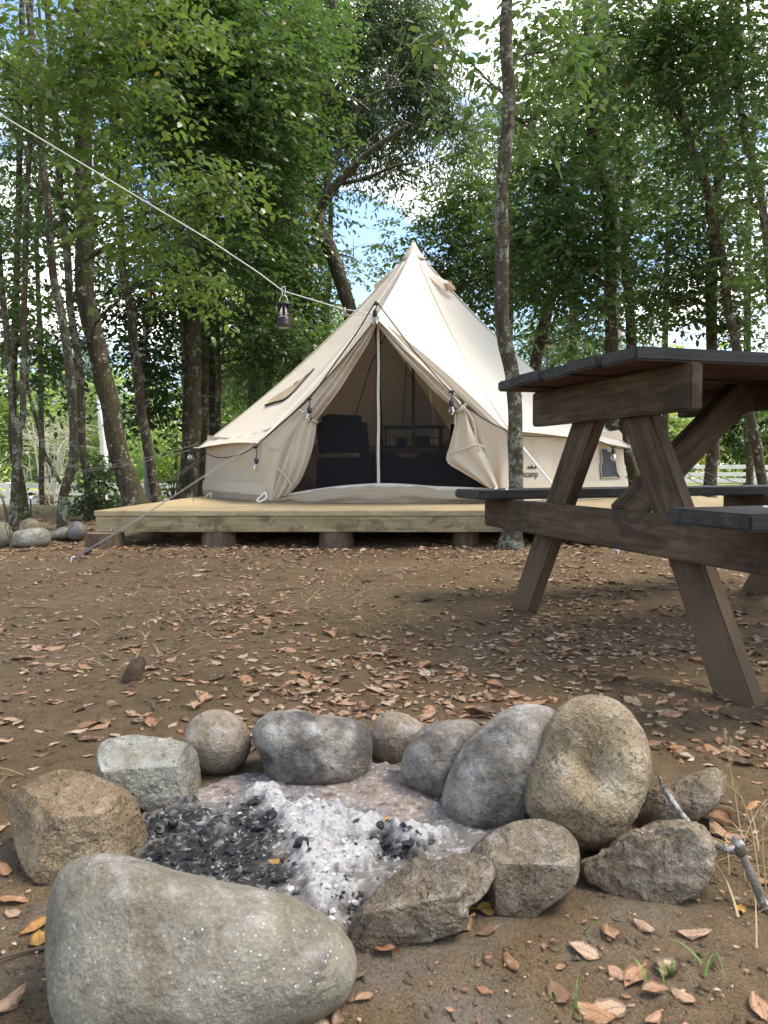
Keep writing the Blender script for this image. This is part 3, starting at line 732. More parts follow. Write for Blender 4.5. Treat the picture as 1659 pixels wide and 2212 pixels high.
tree('slender_tree', 'thin smooth trunk with a reddish cast, rightmost of the cluster behind the tent eave',
     [([(473, 1070, 13), (472, 950, 12), (471, 820, 12), (469, 700, 12), (468, 500, 11), (470, 200, 9), (474, -100, 7)], 9.0, 9.0)],
     [(560, 780, 9.2, 75, 60, .5, 1.0), (630, 745, 9.2, 85, 60, .6, 1.15), (685, 725, 10.6, 35, 45, .4, 1.0), (520, 620, 9.0, 60, 70, .5, 1.0)], 'bark', 'leaf_mid')
tree('shaded_tree', 'rough dark trunk standing behind the left slope of the tent roof',
     [([(549, 1060, 30), (549, 890, 29), (549, 800, 28), (551, 700, 25), (560, 560, 23), (580, 350, 20), (600, 100, 17), (610, -150, 12)], 10.5, 10.5)],
     [(520, 800, 10.2, 55, 50, .5, .7), (610, 640, 10.5, 100, 100, .7, 1.0), (650, 560, 11, 40, 80, .5, 1.0)], 'barkd', 'leaf_deep')
tree('leaning_tree', 'dark trunk leaning right high in the foliage left of the tent peak',
     [([(560, 1050, 30), (575, 850, 28), (590, 640, 25), (602, 525, 24), (632, 320, 22), (660, 210, 21), (685, 125, 20), (722, -20, 18), (770, -200, 14)], 11, 10.5)],
     [(635, 250, 10.9, 60, 180, .5, 1.15), (665, 400, 11, 30, 80, .4, .9), (560, 20, 9.5, 150, 80, .6, 1.1)], 'barkd', 'leaf_deep')
tree('forked_tree', 'tall forked tree leaning left then branching right above the tent shoulder',
     [([(770, 1050, 30), (765, 800, 30), (757, 690, 29), (742, 620, 29), (716, 545, 30), (688, 490, 29), (694, 450, 22), (722, 405, 20), (760, 365, 17), (800, 328, 14), (850, 290, 9), (880, 270, 5)], 9.75, 9.75),
      ([(690, 470, 16), (705, 400, 12), (722, 350, 10), (752, 280, 8), (790, 215, 6), (840, 190, 4)], 9.75, 9.9)],
     [(800, 300, 11.2, 80, 80, .5, .7), (870, 240, 11.4, 95, 90, .7, 1.0), (760, 190, 11.4, 95, 120, .7, 1.0), (840, 110, 11.4, 110, 100, .7, 1.1), (770, 30, 11.4, 120, 80, .7, 1.1), (900, 30, 11.4, 70, 70, .6, .9), (950, 260, 11.4, 70, 70, .6, .9), (920, 160, 11.4, 60, 80, .6, .8), (860, 375, 11.4, 70, 35, .5, .6), (1000, 320, 11.4, 60, 60, .5, .8)],
     'barkd', 'leaf_grey', size=0.085, aspect=0.27, per=11, twig=0.42, droop=0.4,
     limbs=[([(722, 400, 8), (790, 385, 8), (850, 360, 6), (900, 350, 3)], 9.75, 9.8), ([(690, 205, 7), (745, 205, 7), (775, 222, 6), (800, 240, 4)], 9.8, 9.75), ([(745, 375, 6), (800, 300, 5), (860, 262, 4), (930, 290, 2)], 9.75, 9.8)])
# ---- behind and right of the tent
tree('front_tree', 'slender lichen-covered trunk standing at the deck edge in front of the tent',
     [([(1106, 1168, 42), (1109, 1120, 34), (1114, 1048, 32), (1117, 930, 31), (1114, 870, 30), (1104, 790, 31), (1088, 720, 31), (1080, 650, 30), (1086, 550, 30), (1087, 420, 28), (1091, 300, 27), (1099, 180, 28), (1097, 60, 25), (1094, -100, 22), (1090, -400, 16)], 4.42, 4.45)],
     [(985, 120, 4.8, 85, 60, .35, .34), (1185, 150, 4.7, 85, 75, .35, .55), (1000, 30, 4.8, 95, 40, .35, .5), (1220, 60, 4.8, 90, 60, .35, .6), (1160, 290, 4.9, 65, 50, .3, .4), (1020, 225, 4.9, 40, 40, .3, .35)], 'barkl', 'leaf_mid', size=0.075, sides=22, seed=5, high=[(1.9, 2.6, 6.2, 1.9, 2.2, .8, 9000), (3.6, 1.6, 6.6, 1.8, 2.2, .8, 8000), (0.2, 3.8, 6.4, 1.6, 1.5, .7, 5000)],
     limbs=[([(1096, 210, 6), (1060, 180, 5), (1010, 130, 3), (970, 110, 2)], 4.45, 4.7), ([(1098, 150, 6), (1130, 120, 5), (1180, 110, 4), (1240, 70, 2)], 4.45, 4.7)])
tree('leaning_tree', 'mid green tree whose trunk leans right behind the right slope of the tent',
     [([(1150, 1040, 30), (1160, 850, 28), (1157, 790, 27), (1172, 720, 26), (1195, 640, 22), (1230, 575, 18), (1200, 545, 13), (1140, 525, 10), (1090, 520, 6)], 9.5, 9.3)],
     [(940, 560, 9.6, 90, 60, .6, 0.98), (1020, 600, 9.4, 75, 90, .6, 1.30), (880, 510, 9.8, 75, 35, .5, 0.65), (1040, 440, 9.6, 60, 80, .6, 1.10), (1150, 650, 9.2, 75, 70, .5, 1.30), (980, 430, 9.8, 50, 50, .5, 1.04), (900, 470, 10, 60, 40, .5, 0.65), (1130, 560, 9.3, 70, 60, .5, 1.17), (1200, 740, 9.3, 60, 40, .5, 0.65)], 'bark', 'leaf_mid')
tree('bushy_tree', 'dense green maple-like tree filling the gap right of the front trunk',
     [([(1322, 1040, 30), (1322, 900, 28), (1320, 770, 27), (1318, 620, 25), (1317, 440, 24), (1296, 375, 24), (1278, 270, 23), (1273, 150, 21), (1272, 40, 19), (1270, -150, 14)], 8.2, 8.0)],
     [(1190, 440, 7.8, 95, 80, .6, 1.23), (1230, 320, 7.8, 100, 80, .6, 1.10), (1180, 560, 7.9, 85, 75, .6, 1.17), (1280, 560, 7.8, 95, 85, .6, 1.23), (1270, 680, 7.9, 95, 65, .6, 1.10), (1330, 470, 7.9, 70, 75, .6, 0.91), (1260, 200, 7.8, 110, 70, .6, 0.91)], 'barkd', 'leaf_mid', size=0.066, aspect=0.68,
     limbs=[([(1318, 620, 12), (1270, 590, 10), (1220, 560, 7), (1150, 520, 3)], 8.1, 7.9)])
tree('shaded_tree', 'mossy trunk showing between the table top and the tent corner, leaning slightly left',
     [([(1372, 1046, 26), (1362, 1000, 25), (1348, 940, 24), (1366, 760, 22), (1356, 640, 20), (1352, 500, 17), (1358, 350, 14), (1362, 150, 12), (1365, -100, 9)], 9.0, 9.0)],
     [(1390, 640, 8.8, 70, 60, .5, 0.91), (1370, 280, 8.8, 80, 90, .6, 0.78), (1400, 130, 8.8, 90, 90, .6, 0.91), (1420, 470, 8.8, 75, 70, .6, 0.78)], 'barkd', 'leaf_mid')
tree('pale_tree', 'pale thick trunk glimpsed high between leaves right of the front trunk',
     [([(1330, 1000, 36), (1325, 700, 34), (1318, 400, 33), (1312, 200, 31), (1305, 100, 28), (1298, -100, 24)], 11.5, 11.5)],
     [(1250, 100, 11.3, 90, 90, .8, 0.78), (1380, 380, 11.3, 90, 110, .8, 0.78)], 'barkp', 'leaf_deep')
tree('slim_tree', 'long slim trunk slanting down to the right beyond the picnic table',
     [([(1652, 1055, 24), (1645, 1023, 21), (1625, 923, 21), (1605, 830, 20), (1585, 723, 20), (1565, 598, 20), (1550, 530, 20), (1525, 400, 19), (1487, 300, 18), (1452, 160, 17), (1430, 25, 16), (1405, -200, 11)], 7.6, 7.4)],
     [(1450, 200, 6.8, 100, 80, .5, 0.78), (1480, 90, 6.8, 110, 80, .5, 0.98), (1500, 330, 6.9, 75, 70, .5, 0.72), (1440, 40, 6.7, 90, 60, .4, 0.91), (1340, 60, 6.8, 90, 70, .5, 0.78)], 'bark', 'leaf_mid', size=0.066, seed=31)
tree('slim_tree', 'straight dark trunk rising behind the far bench of the picnic table',
     [([(1537, 1070, 29), (1537, 998, 26), (1538, 870, 25), (1538, 748, 23), (1537, 648, 22), (1545, 500, 20), (1552, 380, 19), (1556, 250, 18), (1560, 60, 17), (1564, -200, 12)], 8.2, 8.2)],
     [(1560, 480, 7.8, 90, 75, .6, 0.91), (1600, 600, 7.8, 75, 60, .5, 0.98), (1490, 600, 7.9, 80, 65, .5, 0.85), (1470, 480, 7.9, 75, 60, .5, 0.78), (1560, 330, 7.8, 80, 80, .6, 0.65), (1440, 650, 8.0, 60, 45, .4, 0.65), (1610, 700, 7.8, 60, 50, .4, 0.98), (1500, 690, 8.0, 70, 30, .4, 0.52)], 'bark', 'leaf_deep', seed=33,
     limbs=[([(1538, 600, 7), (1490, 560, 6), (1440, 545, 3)], 8.2, 7.9), ([(1548, 400, 6), (1590, 350, 4), (1640, 330, 2)], 8.2, 7.9)])
tree('slim_tree', 'thin pale trunk near the right edge, farthest right of the grove',
     [([(1700, 1080, 20), (1680, 800, 18), (1656, 520, 17), (1640, 400, 16), (1612, 300, 15), (1596, 200, 14), (1594, 60, 13), (1592, -150, 10)], 6.9, 6.8)],
     [(1610, 170, 6.5, 80, 100, .5, 0.91), (1640, 420, 6.6, 60, 80, .5, 0.78), (1600, 40, 6.5, 90, 60, .5, 1.04), (1650, 560, 6.6, 40, 60, .4, 0.91)], 'barkl', 'leaf_mid', seed=35, high=[(5.4, 4.6, 6.4, 1.8, 2.0, .9, 8000), (4.6, 6.8, 7.0, 1.8, 2.0, .9, 7000)])
print('leaves', NLEAF)

# ---- thinner trees further back that close the grove
back = [(90, 16, 'pale feathery tree far back behind the V-forked tree', [(80, 300, 130, 160, .35), (60, 560, 100, 130, .3), (130, 480, 90, 100, .3)], 'leaf_farb', 12),
        (400, 15, 'tall dark tree far back filling the gap above the deck corner', [(420, 180, 190, 190, .8), (380, 450, 160, 120, .7), (520, 520, 130, 120, .8)], 'leaf_deep', 16),
        (640, 16, 'tall dark tree far back above the hanging lantern', [(620, 220, 140, 210, .85), (560, 640, 140, 120, .8), (500, 800, 90, 60, .7)], 'leaf_deep', 16),
        (705, 17, 'feathery grey-green tree far back behind the forked tree', [(780, 180, 90, 160, .5), (850, 60, 100, 80, .5), (770, 560, 70, 50, .45), (690, 760, 80, 50, .55)], 'leaf_grey', 14),
        (1098, 16, 'mid green tree far back above the tent peak', [(1010, 400, 70, 100, .45), (1050, 560, 90, 90, .6), (1120, 380, 80, 120, .6), (1020, 290, 60, 50, .4)], 'leaf_mid', 16),
        (1240, 17, 'deep green tree far back behind the maple-like tree', [(1220, 480, 140, 200, .7), (1200, 200, 120, 150, .55), (1270, 720, 130, 60, .6)], 'leaf_mid', 18),
        (1440, 18, 'tall leafy tree far back behind the slanting trunk', [(1420, 300, 130, 200, .4), (1500, 520, 130, 110, .35), (1420, 620, 90, 60, .4)], 'leaf_deep', 14),
        (1620, 17, 'leafy tree far back at the right edge of the grove', [(1600, 300, 90, 200, .4), (1610, 620, 80, 90, .45), (1560, 100, 110, 100, .5)], 'leaf_deep', 16)]
for px, D, lab, bl, lf, w in back:
    tree('background_tree', lab, [([(px, 1050, w), (px + random.uniform(-8, 8), 800, w), (px + random.uniform(-14, 14), 500, w * .8), (px + random.uniform(-16, 16), 200, w * .6), (px + random.uniform(-18, 18), -100, w * .4)], D, D)],
         [(x, y, D + random.uniform(-.6, .6), rx, ry, 1.3, c * 1.35) for x, y, rx, ry, c in bl], 'barkd', lf, size=0.12, aspect=0.45 if lf != 'leaf_farb' else 0.2, per=9, twig=0.6, group='trees further back', sides=8, seed=int(px))
# ---- sunlit trees and bushes beyond the fences
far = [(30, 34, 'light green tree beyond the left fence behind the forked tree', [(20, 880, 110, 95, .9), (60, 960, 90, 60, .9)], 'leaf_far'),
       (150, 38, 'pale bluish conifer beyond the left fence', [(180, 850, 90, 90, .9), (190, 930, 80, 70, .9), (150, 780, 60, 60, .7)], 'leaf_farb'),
       (110, 30, 'round dark green bush beside the white trellis', [(115, 1005, 36, 30, 1.2)], 'leaf_mid'),
       (300, 30, 'bright green tree behind the thick leaning trunk', [(250, 960, 90, 80, 1.0), (320, 1000, 80, 60, 1.0), (230, 860, 60, 60, .8)], 'leaf_far'),
       (380, 27, 'bright lime green bush left of the tent eave', [(370, 960, 60, 70, 1.1), (350, 1030, 60, 40, 1.1)], 'leaf_far'),
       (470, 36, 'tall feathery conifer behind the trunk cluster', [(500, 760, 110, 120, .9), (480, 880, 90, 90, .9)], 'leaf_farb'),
       (640, 32, 'soft green tree behind the left tent slope', [(600, 790, 130, 80, .9), (540, 870, 80, 60, .9), (720, 700, 70, 60, .7)], 'leaf_far'),
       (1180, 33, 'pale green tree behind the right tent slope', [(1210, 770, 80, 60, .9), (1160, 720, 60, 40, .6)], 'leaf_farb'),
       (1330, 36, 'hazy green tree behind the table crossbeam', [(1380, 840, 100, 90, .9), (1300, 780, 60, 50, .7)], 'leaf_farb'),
       (1440, 31, 'lime green tree showing under the table top', [(1450, 920, 90, 60, 1.1), (1420, 955, 70, 40, 1.1)], 'leaf_far'),
       (1610, 30, 'broad round green tree behind the right white fence', [(1615, 900, 60, 62, 1.3), (1605, 962, 62, 32, 1.3)], 'leaf_mid'),
       (1540, 28.6, 'yellow flowering bush beside the right fence', [(1515, 985, 28, 20, 1.2)], 'leaf_yellow'),
       (1700, 30, 'light green tree at the right end of the white fence', [(1700, 900, 90, 100, 1.0)], 'leaf_far')]
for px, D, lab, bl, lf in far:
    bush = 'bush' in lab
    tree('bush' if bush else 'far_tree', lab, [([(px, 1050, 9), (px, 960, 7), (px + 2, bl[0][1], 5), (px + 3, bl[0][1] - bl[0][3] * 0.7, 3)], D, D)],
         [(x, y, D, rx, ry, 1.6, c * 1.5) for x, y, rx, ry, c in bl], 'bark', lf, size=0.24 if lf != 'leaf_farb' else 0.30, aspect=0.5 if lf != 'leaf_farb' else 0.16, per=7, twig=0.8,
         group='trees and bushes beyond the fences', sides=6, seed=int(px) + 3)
# far wood closing the view
V = []; rng = np.random.default_rng(99)
bl = []
for k in range(150):
    x = -95 + 190 * k / 149 + rng.uniform(-2, 2); y = 62 + rng.uniform(-6, 8)
    hgt = rng.uniform(7, 12) * (0.8 if 8 < x < 60 else 1.0)
    bl.append(((x, y, G(x, y) + hgt * 0.5), (3.4, 3.0, hgt * 0.55), 300))
Vv, Tt, _ = leaves_np(rng, bl, 0.75, 0.55, 6, 1.6)
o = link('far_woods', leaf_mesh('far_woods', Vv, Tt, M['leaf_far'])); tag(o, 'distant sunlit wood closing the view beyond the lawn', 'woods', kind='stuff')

# ---- shrub and low plants in the grove
def plant(name, label, px, py, D, blobs, leaf, size, aspect=0.5, stems=5, group=None, per=9, twig=0.25, cat='shrub'):
    base = at(px, py, D); base.z = G(base.x, base.y)
    root = thing(name, label, cat, base, 0, group)
    rng = np.random.default_rng(int(px * 3 + py))
    wb = []; sm = MB()
    for x, y, rx, ry, rd, cv in blobs:
        c = at(x, y, D); aleaf = 0.4 * size * size * aspect * (F / D) ** 2
        wb.append((tuple(c), (rx * D / F, rd, ry * D / F), int(cv * math.pi * rx * ry / aleaf)))
        for k in range(stems):
            e = c + Vector((rng.uniform(-.7, .7) * rx * D / F, rng.uniform(-.6, .6) * rd, rng.uniform(-.4, .8) * ry * D / F))
            s = base + Vector((rng.uniform(-.05, .05), rng.uniform(-.05, .05), -0.03))
            mm = s.lerp(e, 0.5) + Vector((0, 0, 0.15 * (e - s).length))
            cc = crom([tuple(s), tuple(mm), tuple(e)], 4); sm.tube(cc, [0.008 * (D / 7) * (1 - .7 * i / 8) for i in range(len(cc))], 5)
    V, T, tw = leaves_np(rng, wb, size, aspect, per, twig)
    o = link('foliage', leaf_mesh('foliage', V, T, M[leaf])); wparent(o, root)
    sm.build('stems', M['twig'], root, sm=True)['kind'] = 'stuff'
    return root
plant('leafy_shrub', 'dark glossy leafy shrub growing around the feet of the slim trunks left of the deck', 215, 1112, 7.1,
      [(215, 1040, 38, 50, .3, 3.2), (235, 1085, 30, 30, .25, 3.2), (190, 1085, 32, 30, .25, 2.6), (225, 1000, 25, 25, .25, 2.4), (170, 1100, 18, 14, .2, 1.8)], 'leaf_deep', 0.05)
plant('russet_shrub', 'small russet-leaved shrub against the left fence rails', 110, 1085, 16.0, [(106, 1078, 22, 20, .35, .8), (155, 1055, 14, 12, .3, .6)], 'leaf_red', 0.09, stems=4, twig=.3)
plant('leafy_shrub', 'low green shrub behind the deck between the slender and stout trunks', 370, 1075, 8.6, [(368, 1045, 26, 32, .3, 1.0), (385, 1005, 18, 26, .3, .6)], 'leaf_mid', 0.05)
plant('seedling', 'sparse green seedling beside the foot of the V-forked tree', 20, 1118, 6.6, [(18, 1085, 16, 30, .15, .35), (38, 1112, 12, 12, .15, .4)], 'leaf_mid', 0.045, stems=3, cat='plant')
plant('seedling', 'tiny bright green sprig in front of the leftmost boulder', 18, 1150, 4.35, [(18, 1140, 11, 6, .03, 1.2)], 'leaf_bright', 0.032, stems=2, per=4, twig=.05, cat='plant')
# bare pale shrub beyond the trunks
root = thing('bare_shrub', 'pale leafless shrub with arching twigs behind the slim trunks', 'shrub', tuple(Vector((at(100, 1050, 20).x, 20, G(-9, 20)))))
mb = MB(); rng = np.random.default_rng(4); b0 = Vector(root.location)
for k in range(34):
    e = at(rng.uniform(50, 190), rng.uniform(870, 960), 20 + rng.uniform(-1, 1)); s = b0 + Vector((rng.uniform(-.3, .3), rng.uniform(-.2, .2), -.05))
    mid = s.lerp(e, 0.6) + Vector((0, 0, .5))
    cc = crom([tuple(s), tuple(mid), tuple(e + Vector((0, 0, -.2)))], 6); mb.tube(cc, [0.013 * (1 - .8 * i / 12) for i in range(len(cc))], 5)
    for j in range(5):
        p = Vector(cc[rng.integers(4, len(cc))]); q_ = p + Vector((rng.normal() * .5, rng.normal() * .3, rng.normal() * .25))
        mb.tube([p, p.lerp(q_, .5) + Vector((0, 0, .08)), q_], [0.007, .005, .003], 4)
mb.build('twigs', M['bare'], root)['kind'] = 'stuff'

# ================================================================ FENCES
def rail_fence(name, label, posts, rails, mats, pw, group):
    base = Vector((posts[0][0].x, posts[0][0].y, posts[0][0].z))
    root = thing(name, label, 'fence', base, 0, group)
    for p, h in posts:
        o = MB(); o.box((0, 0, h / 2 - 0.1), (pw, pw, h + 0.2), chamfer=0.006)
        ob = o.build('post', mats[0], None); ob.parent = root; ob.location = p - base
    for a, b, hh, mi in rails:
        d = b - a; o = MB(); o.box((0, 0, 0), (d.length - 0.006, 0.028, hh), chamfer=0.004)
        ob = o.build('rail', mats[mi], None); ob.parent = root
        ob.location = (a + b) / 2 - base; ob.rotation_euler = (0, -math.asin(d.z / d.length), math.atan2(d.y, d.x))
    return root
def left_fence():
    D = 22.0; xs_ = [-200, -75, 20, 124, 226, 330, 434, 540]
    posts = []; rails = []
    for px in xs_:
        p = at(px, 1107, D); posts.append((Vector((p.x, D, p.z)), 0.90))
    for i in range(len(xs_) - 1):
        for (y0, hpx) in ((1049.5, 10.5), (1065.5, 8.5), (1083.5, 12)):
            if i == 4 and y0 > 1080: continue
            a = at(xs_[i], y0, D - 0.065); b = at(xs_[i + 1], y0 - 0.9, D - 0.065)
            mi = 2 if (i in (2, 3) and y0 != 1065.5) else 1
            rails.append((a, b, hpx * D / F, mi))
    rail_fence('rail_fence', 'weathered three-rail wooden fence beyond the trees left of the deck', posts, rails, [M['fence'], M['fence'], M['fenceg']], 0.13, 'white rail fences')
left_fence()
D = 26.0; xs_ = [1180, 1330, 1480, 1632, 1785]
posts = [(Vector((at(px, 1056, D).x, D, at(px, 1056, D).z)), 0.84) for px in xs_]
rails = []
for i in range(4):
    for y0, hpx in ((1009, 8.6), (1025, 8.4), (1038.5, 9)):
        rails.append((at(xs_[i], y0, D - .065), at(xs_[i + 1], y0 - 0.8, D - .065), hpx * D / F, 1))
rail_fence('rail_fence', 'bright white rail fence seen under the picnic table at the right', posts, rails, [M['fence'], M['fence']], 0.13, 'white rail fences')
# white trellis and pole in the far garden
b = at(62, 1031, 34); root = thing('garden_trellis', 'small white garden trellis on the lawn beyond the left fence', 'trellis', b)
for px in (45, 53, 61, 69, 77):
    o = MB(); o.tube([at(px, 1033, 34), at(px, 1006 if px in (45, 77, 69) else 1012, 34)], 0.045, 6); o.build('upright', M['fence'], root)
for y in (1008, 1020):
    o = MB(); o.tube([at(45, y, 34.02), at(78, y, 34.02)], 0.035, 6); o.build('crossbar', M['fence'], root)
b = at(226, 1040, 22.6); root = thing('utility_pole', 'white painted pole standing behind the thick leaning trunk', 'pole', b)
o = MB(); o.tube([Vector((b.x, b.y, G(b.x, b.y) - .2)), at(225, 975, 22.6), at(220, 915, 22.6), at(215, 860, 22.6)], [.12, .11, .10, .09], 12); o.build('shaft', M['fence'], root, sm=True)
o = MB(); o.lathe([(.095, 0), (.11, .01), (.11, .05), (.0, .07)], at(215, 860, 22.6), 12); o.build('cap', M['fence'], root)
# stake lamp
b = at(67, 1104, 7.6); b.z = G(b.x, b.y)
root = thing('stake_lamp', 'small dark garden stake lamp in the dry grass beside the forked trees', 'lamp', b)
o = MB(); o.tube([b + Vector((0, 0, -.05)), b + Vector((0, 0, .17))], .007, 8); o.build('stake', M['blackp'], root)
o = MB(); o.lathe([(.0, .165), (.022, .168), (.026, .205), (.026, .21), (0, .21)], b, 14); o.build('lamp_body', M['glass'], root, sm=True)
o = MB(); o.lathe([(.0, .212), (.038, .212), (.036, .222), (.012, .238), (0, .24)], b, 14); o.build('lamp_cap', M['blackp'], root, sm=True)
# ================================================================ DECK
DZ = 0.225
DL = on_z(203, 1103.5, DZ); DRt = Vector((2.62, DL.y - 0.24, DZ))
dx = Vector((DRt.x - DL.x, DRt.y - DL.y, 0)); DW = dx.length; dx.normalize(); dy = Vector((-dx.y, dx.x, 0))
drz = math.atan2(dx.y, dx.x)
deck = thing('wooden_deck', 'pale pine board deck on log footings with the bell tent standing on it', 'deck', (DL.x, DL.y, 0), drz)
def deck_pt(a, b, z): return DL + dx * a + dy * b + Vector((0, 0, z - DZ))
bw = 0.142
for i in range(36):
    o = MB(); o.box((0, 0, 0), (DW + random.uniform(-.006, .006), bw - 0.006, 0.034), chamfer=0.003)
    ob = o.build('board', M['deckw'], None); ob.parent = deck
    ob.location = (DW / 2, bw * (i + 0.5) - .002, DZ - 0.017 + random.uniform(-.0012, .0012)); ob.rotation_euler = (random.uniform(-.002, .002), 0, 0)
fh = 0.098
def timber(name, parent, loc, size, mats, rz=0.0, ch=0.004, rot=None):
    o = MB(); o.box((0, 0, 0), size, chamfer=ch); ob = o.build(name, mats, None); ob.parent = parent
    ob.location = loc; ob.rotation_euler = rot if rot else (0, 0, rz); return ob
zf = DZ - 0.036 - fh / 2
timber('front_beam', deck, (DW / 2, 0.030, zf), (DW - .01, 0.05, fh), M['fascia'])
timber('back_beam', deck, (DW / 2, 36 * bw - .03, zf), (DW - .01, 0.05, fh), M['fascia'])
timber('side_beam', deck, (0.030, 18 * bw, zf), (36 * bw - .13, 0.05, fh), M['fascia'], R(90))
timber('side_beam', deck, (DW - 0.030, 18 * bw, zf), (36 * bw - .13, 0.05, fh), M['fascia'], R(90))
for k in range(1, 6): timber('joist', deck, (DW * k / 6, 18 * bw, zf), (36 * bw - .14, 0.05, fh), M['fascia'], R(90))
for px, py in ((240, 1144), (425, 1139), (660, 1140), (1001, 1141)):
    p = on_plane(px, py, DL, -dy, -0.003); o = MB(); o.lathe([(0, .003), (.005, .003), (.006, 0)], p, 10, axis=Matrix.Rotation(R(90), 3, 'X')); ob = o.build('nail', M['metal'], deck)
def stump(px, py, wpx, a, b, label, h=None):
    p = deck_pt(a, b, 0); p.z = G(p.x, p.y) - 0.05
    if px is not None:
        q = on_plane(px, 1150, DL + dy * b, -dy); p.x, p.y = q.x, q.y
    r = wpx * p.y / F / 2; top = DZ - 0.036 - fh - 0.002
    root = thing('log_stump', label, 'log', p, 0, 'log stumps carrying the deck')
    o = MB(); n = 7; pts = [p + Vector((0, 0, (top - p.z) * i / (n - 1))) for i in range(n)]
    o.tube(pts, [r * (1.06 - 0.06 * i / (n - 1)) for i in range(n)], 26, cap=False, jit=0.10); o.build('bark', M['stump'], root, sm=True)
    o = MB(); pr = [(0, top - p.z), (r * .97, top - p.z), (r * 1.0, top - p.z - .004)]; o.lathe(pr, (0, 0, 0), 26)
    ob = o.build('cut_face', M['logend'], None); ob.parent = root
stump(228, 1185, 78, 0, 0.03, 'log stump under the left front corner of the deck')
stump(473, 1185, 73, 0, 0.12, 'second log stump from the left along the deck front')
stump(726, 1185, 73, 0, 0.12, 'log stump under the deck front below the open tent door')
stump(1006, 1178, 54, 0, 0.16, 'small log stump under the deck front beside the slender trunk')
stump(338, 1170, 52, 0, 0.75, 'shaded log stump set back under the deck near its left end')
stump(590, 1168, 52, 0, 1.5, 'dark log stump deep under the middle of the deck')
stump(1330, 1180, 60, 0, 0.12, 'log stump under the deck front behind the picnic table legs')

# ================================================================ TENT
TC = Vector((at(893, 1000, 7.2).x, 7.2, DZ))
def tp(phi, r, z):
    a = R(phi); return Vector((TC.x + r * math.sin(a), TC.y - r * math.cos(a), z))
APEX = at(893, 533, 7.2)
tent = thing('bell_tent', 'cream canvas bell tent with its door curtains tied back, standing on the wooden deck', 'tent', TC)
PFL, PFR, PD = -35.7, 16.5, -9.6
FLt = at(556, 958, 5.50); FRt = at(1101, 931, 5.2); DAp = at(812, 686, 5.16)
LTt = at(428, 968, 6.9); RTt = at(1362, 968, 6.2)
tips = [(PFR, FRt), (62, RTt), (115, tp(115, 2.12, .67)), (169, tp(169, 2.12, .67)), (222, tp(222, 2.12, .67)), (276, LTt), (324.3, FLt)]
def eave(a, b, t):
    """scalloped edge between two guy points"""
    p = a.lerp(b, t); k = 4 * t * (1 - t)
    c = Vector((TC.x - p.x, TC.y - p.y, 0)).normalized()
    return p + c * 0.05 * k + Vector((0, 0, 0.025 * k))
def roof_rows(bound, ns=26, sag=0.50, rseed=0, tuck=1.0):
    rows = []
    for i in range(ns + 1):
        s = (i / ns); s = 0.02 + 0.98 * s; row = []
        for j, (B, w) in enumerate(bound):
            p = APEX.lerp(B, s)
            c = Vector((TC.x - B.x, TC.y - B.y, 0)); c = c.normalized() if c.length > .01 else c
            k = s * (1 - s)
            p = p + Vector((0, 0, -sag * k * w * 0.75)) + c * sag * k * w * 0.45
            wr = mnoise.noise(Vector((j * 0.42 + rseed, s * 2.2, rseed))) * 0.020 * (0.3 + s) * min(1, k * 8)
            # fine gathers fanning out from the peak
            wr += math.sin(j * 2.1 + rseed) * 0.010 * max(0, 0.5 - s) * min(1, s * 6)
            p += c * wr
            row.append(p)
        rows.append(row)
    return rows
roof = MB()
for k in range(6):
    a, b = tips[k][1], tips[k + 1][1]
    nb = 16
    bound = [(eave(a, b, t / nb), 0.80 + 0.35 * 4 * (t / nb) * (1 - t / nb)) for t in range(nb + 1)]
    roof.grid(roof_rows(bound, rseed=k * 3.1))
def dlerp(a, b, t):
    p = a.lerp(b, t); k = 4 * t * (1 - t)
    return p + Vector((0, 0.03 * k, -0.045 * k))
nb = 16
bound = [(dlerp(FLt, DAp, t / nb), 0.80 + 0.10 * (4 * (t / nb) * (1 - t / nb)) - 0.55 * (t / nb)) for t in range(nb + 1)]
roof.grid(roof_rows(bound, rseed=21))
bound = [(dlerp(DAp, FRt, t / nb), 0.25 + 0.55 * (t / nb) + 0.10 * 4 * (t / nb) * (1 - t / nb)) for t in range(nb + 1)]
roof.grid(roof_rows(bound, rseed=27))
ro = roof.build('roof_canvas', M['roof'], tent, sm=True)
# seams: thin raised ribbons from the peak to each guy point
sm_ = MB()
for ph, T_ in [tips[0], tips[1], tips[5], tips[6]]:
    w = 0.80; pts = []
    for i in range(20):
        s = 0.08 + 0.92 * i / 19; k = s * (1 - s); c = Vector((TC.x - T_.x, TC.y - T_.y, 0)).normalized()
        pts.append(APEX.lerp(T_, s) + Vector((0, 0, -0.5 * k * w * .75 + .002)) + c * (0.5 * k * w * .45 - .003))
    sm_.tube(pts, 0.006, 5)
sm_.build('roof_seam', M['roof'], tent, sm=True)
# peak cap
cap = MB(); prof = [(0.0, .035), (.018, .025), (.04, -.02), (.075, -.075), (.112, -.125), (.118, -.150), (.112, -.150)]
cap.lathe([(r_ * (1.0), z) for r_, z in prof], APEX + Vector((0, 0, .012)), 20); cap.build('peak_cap', M['roof'], tent, sm=True)
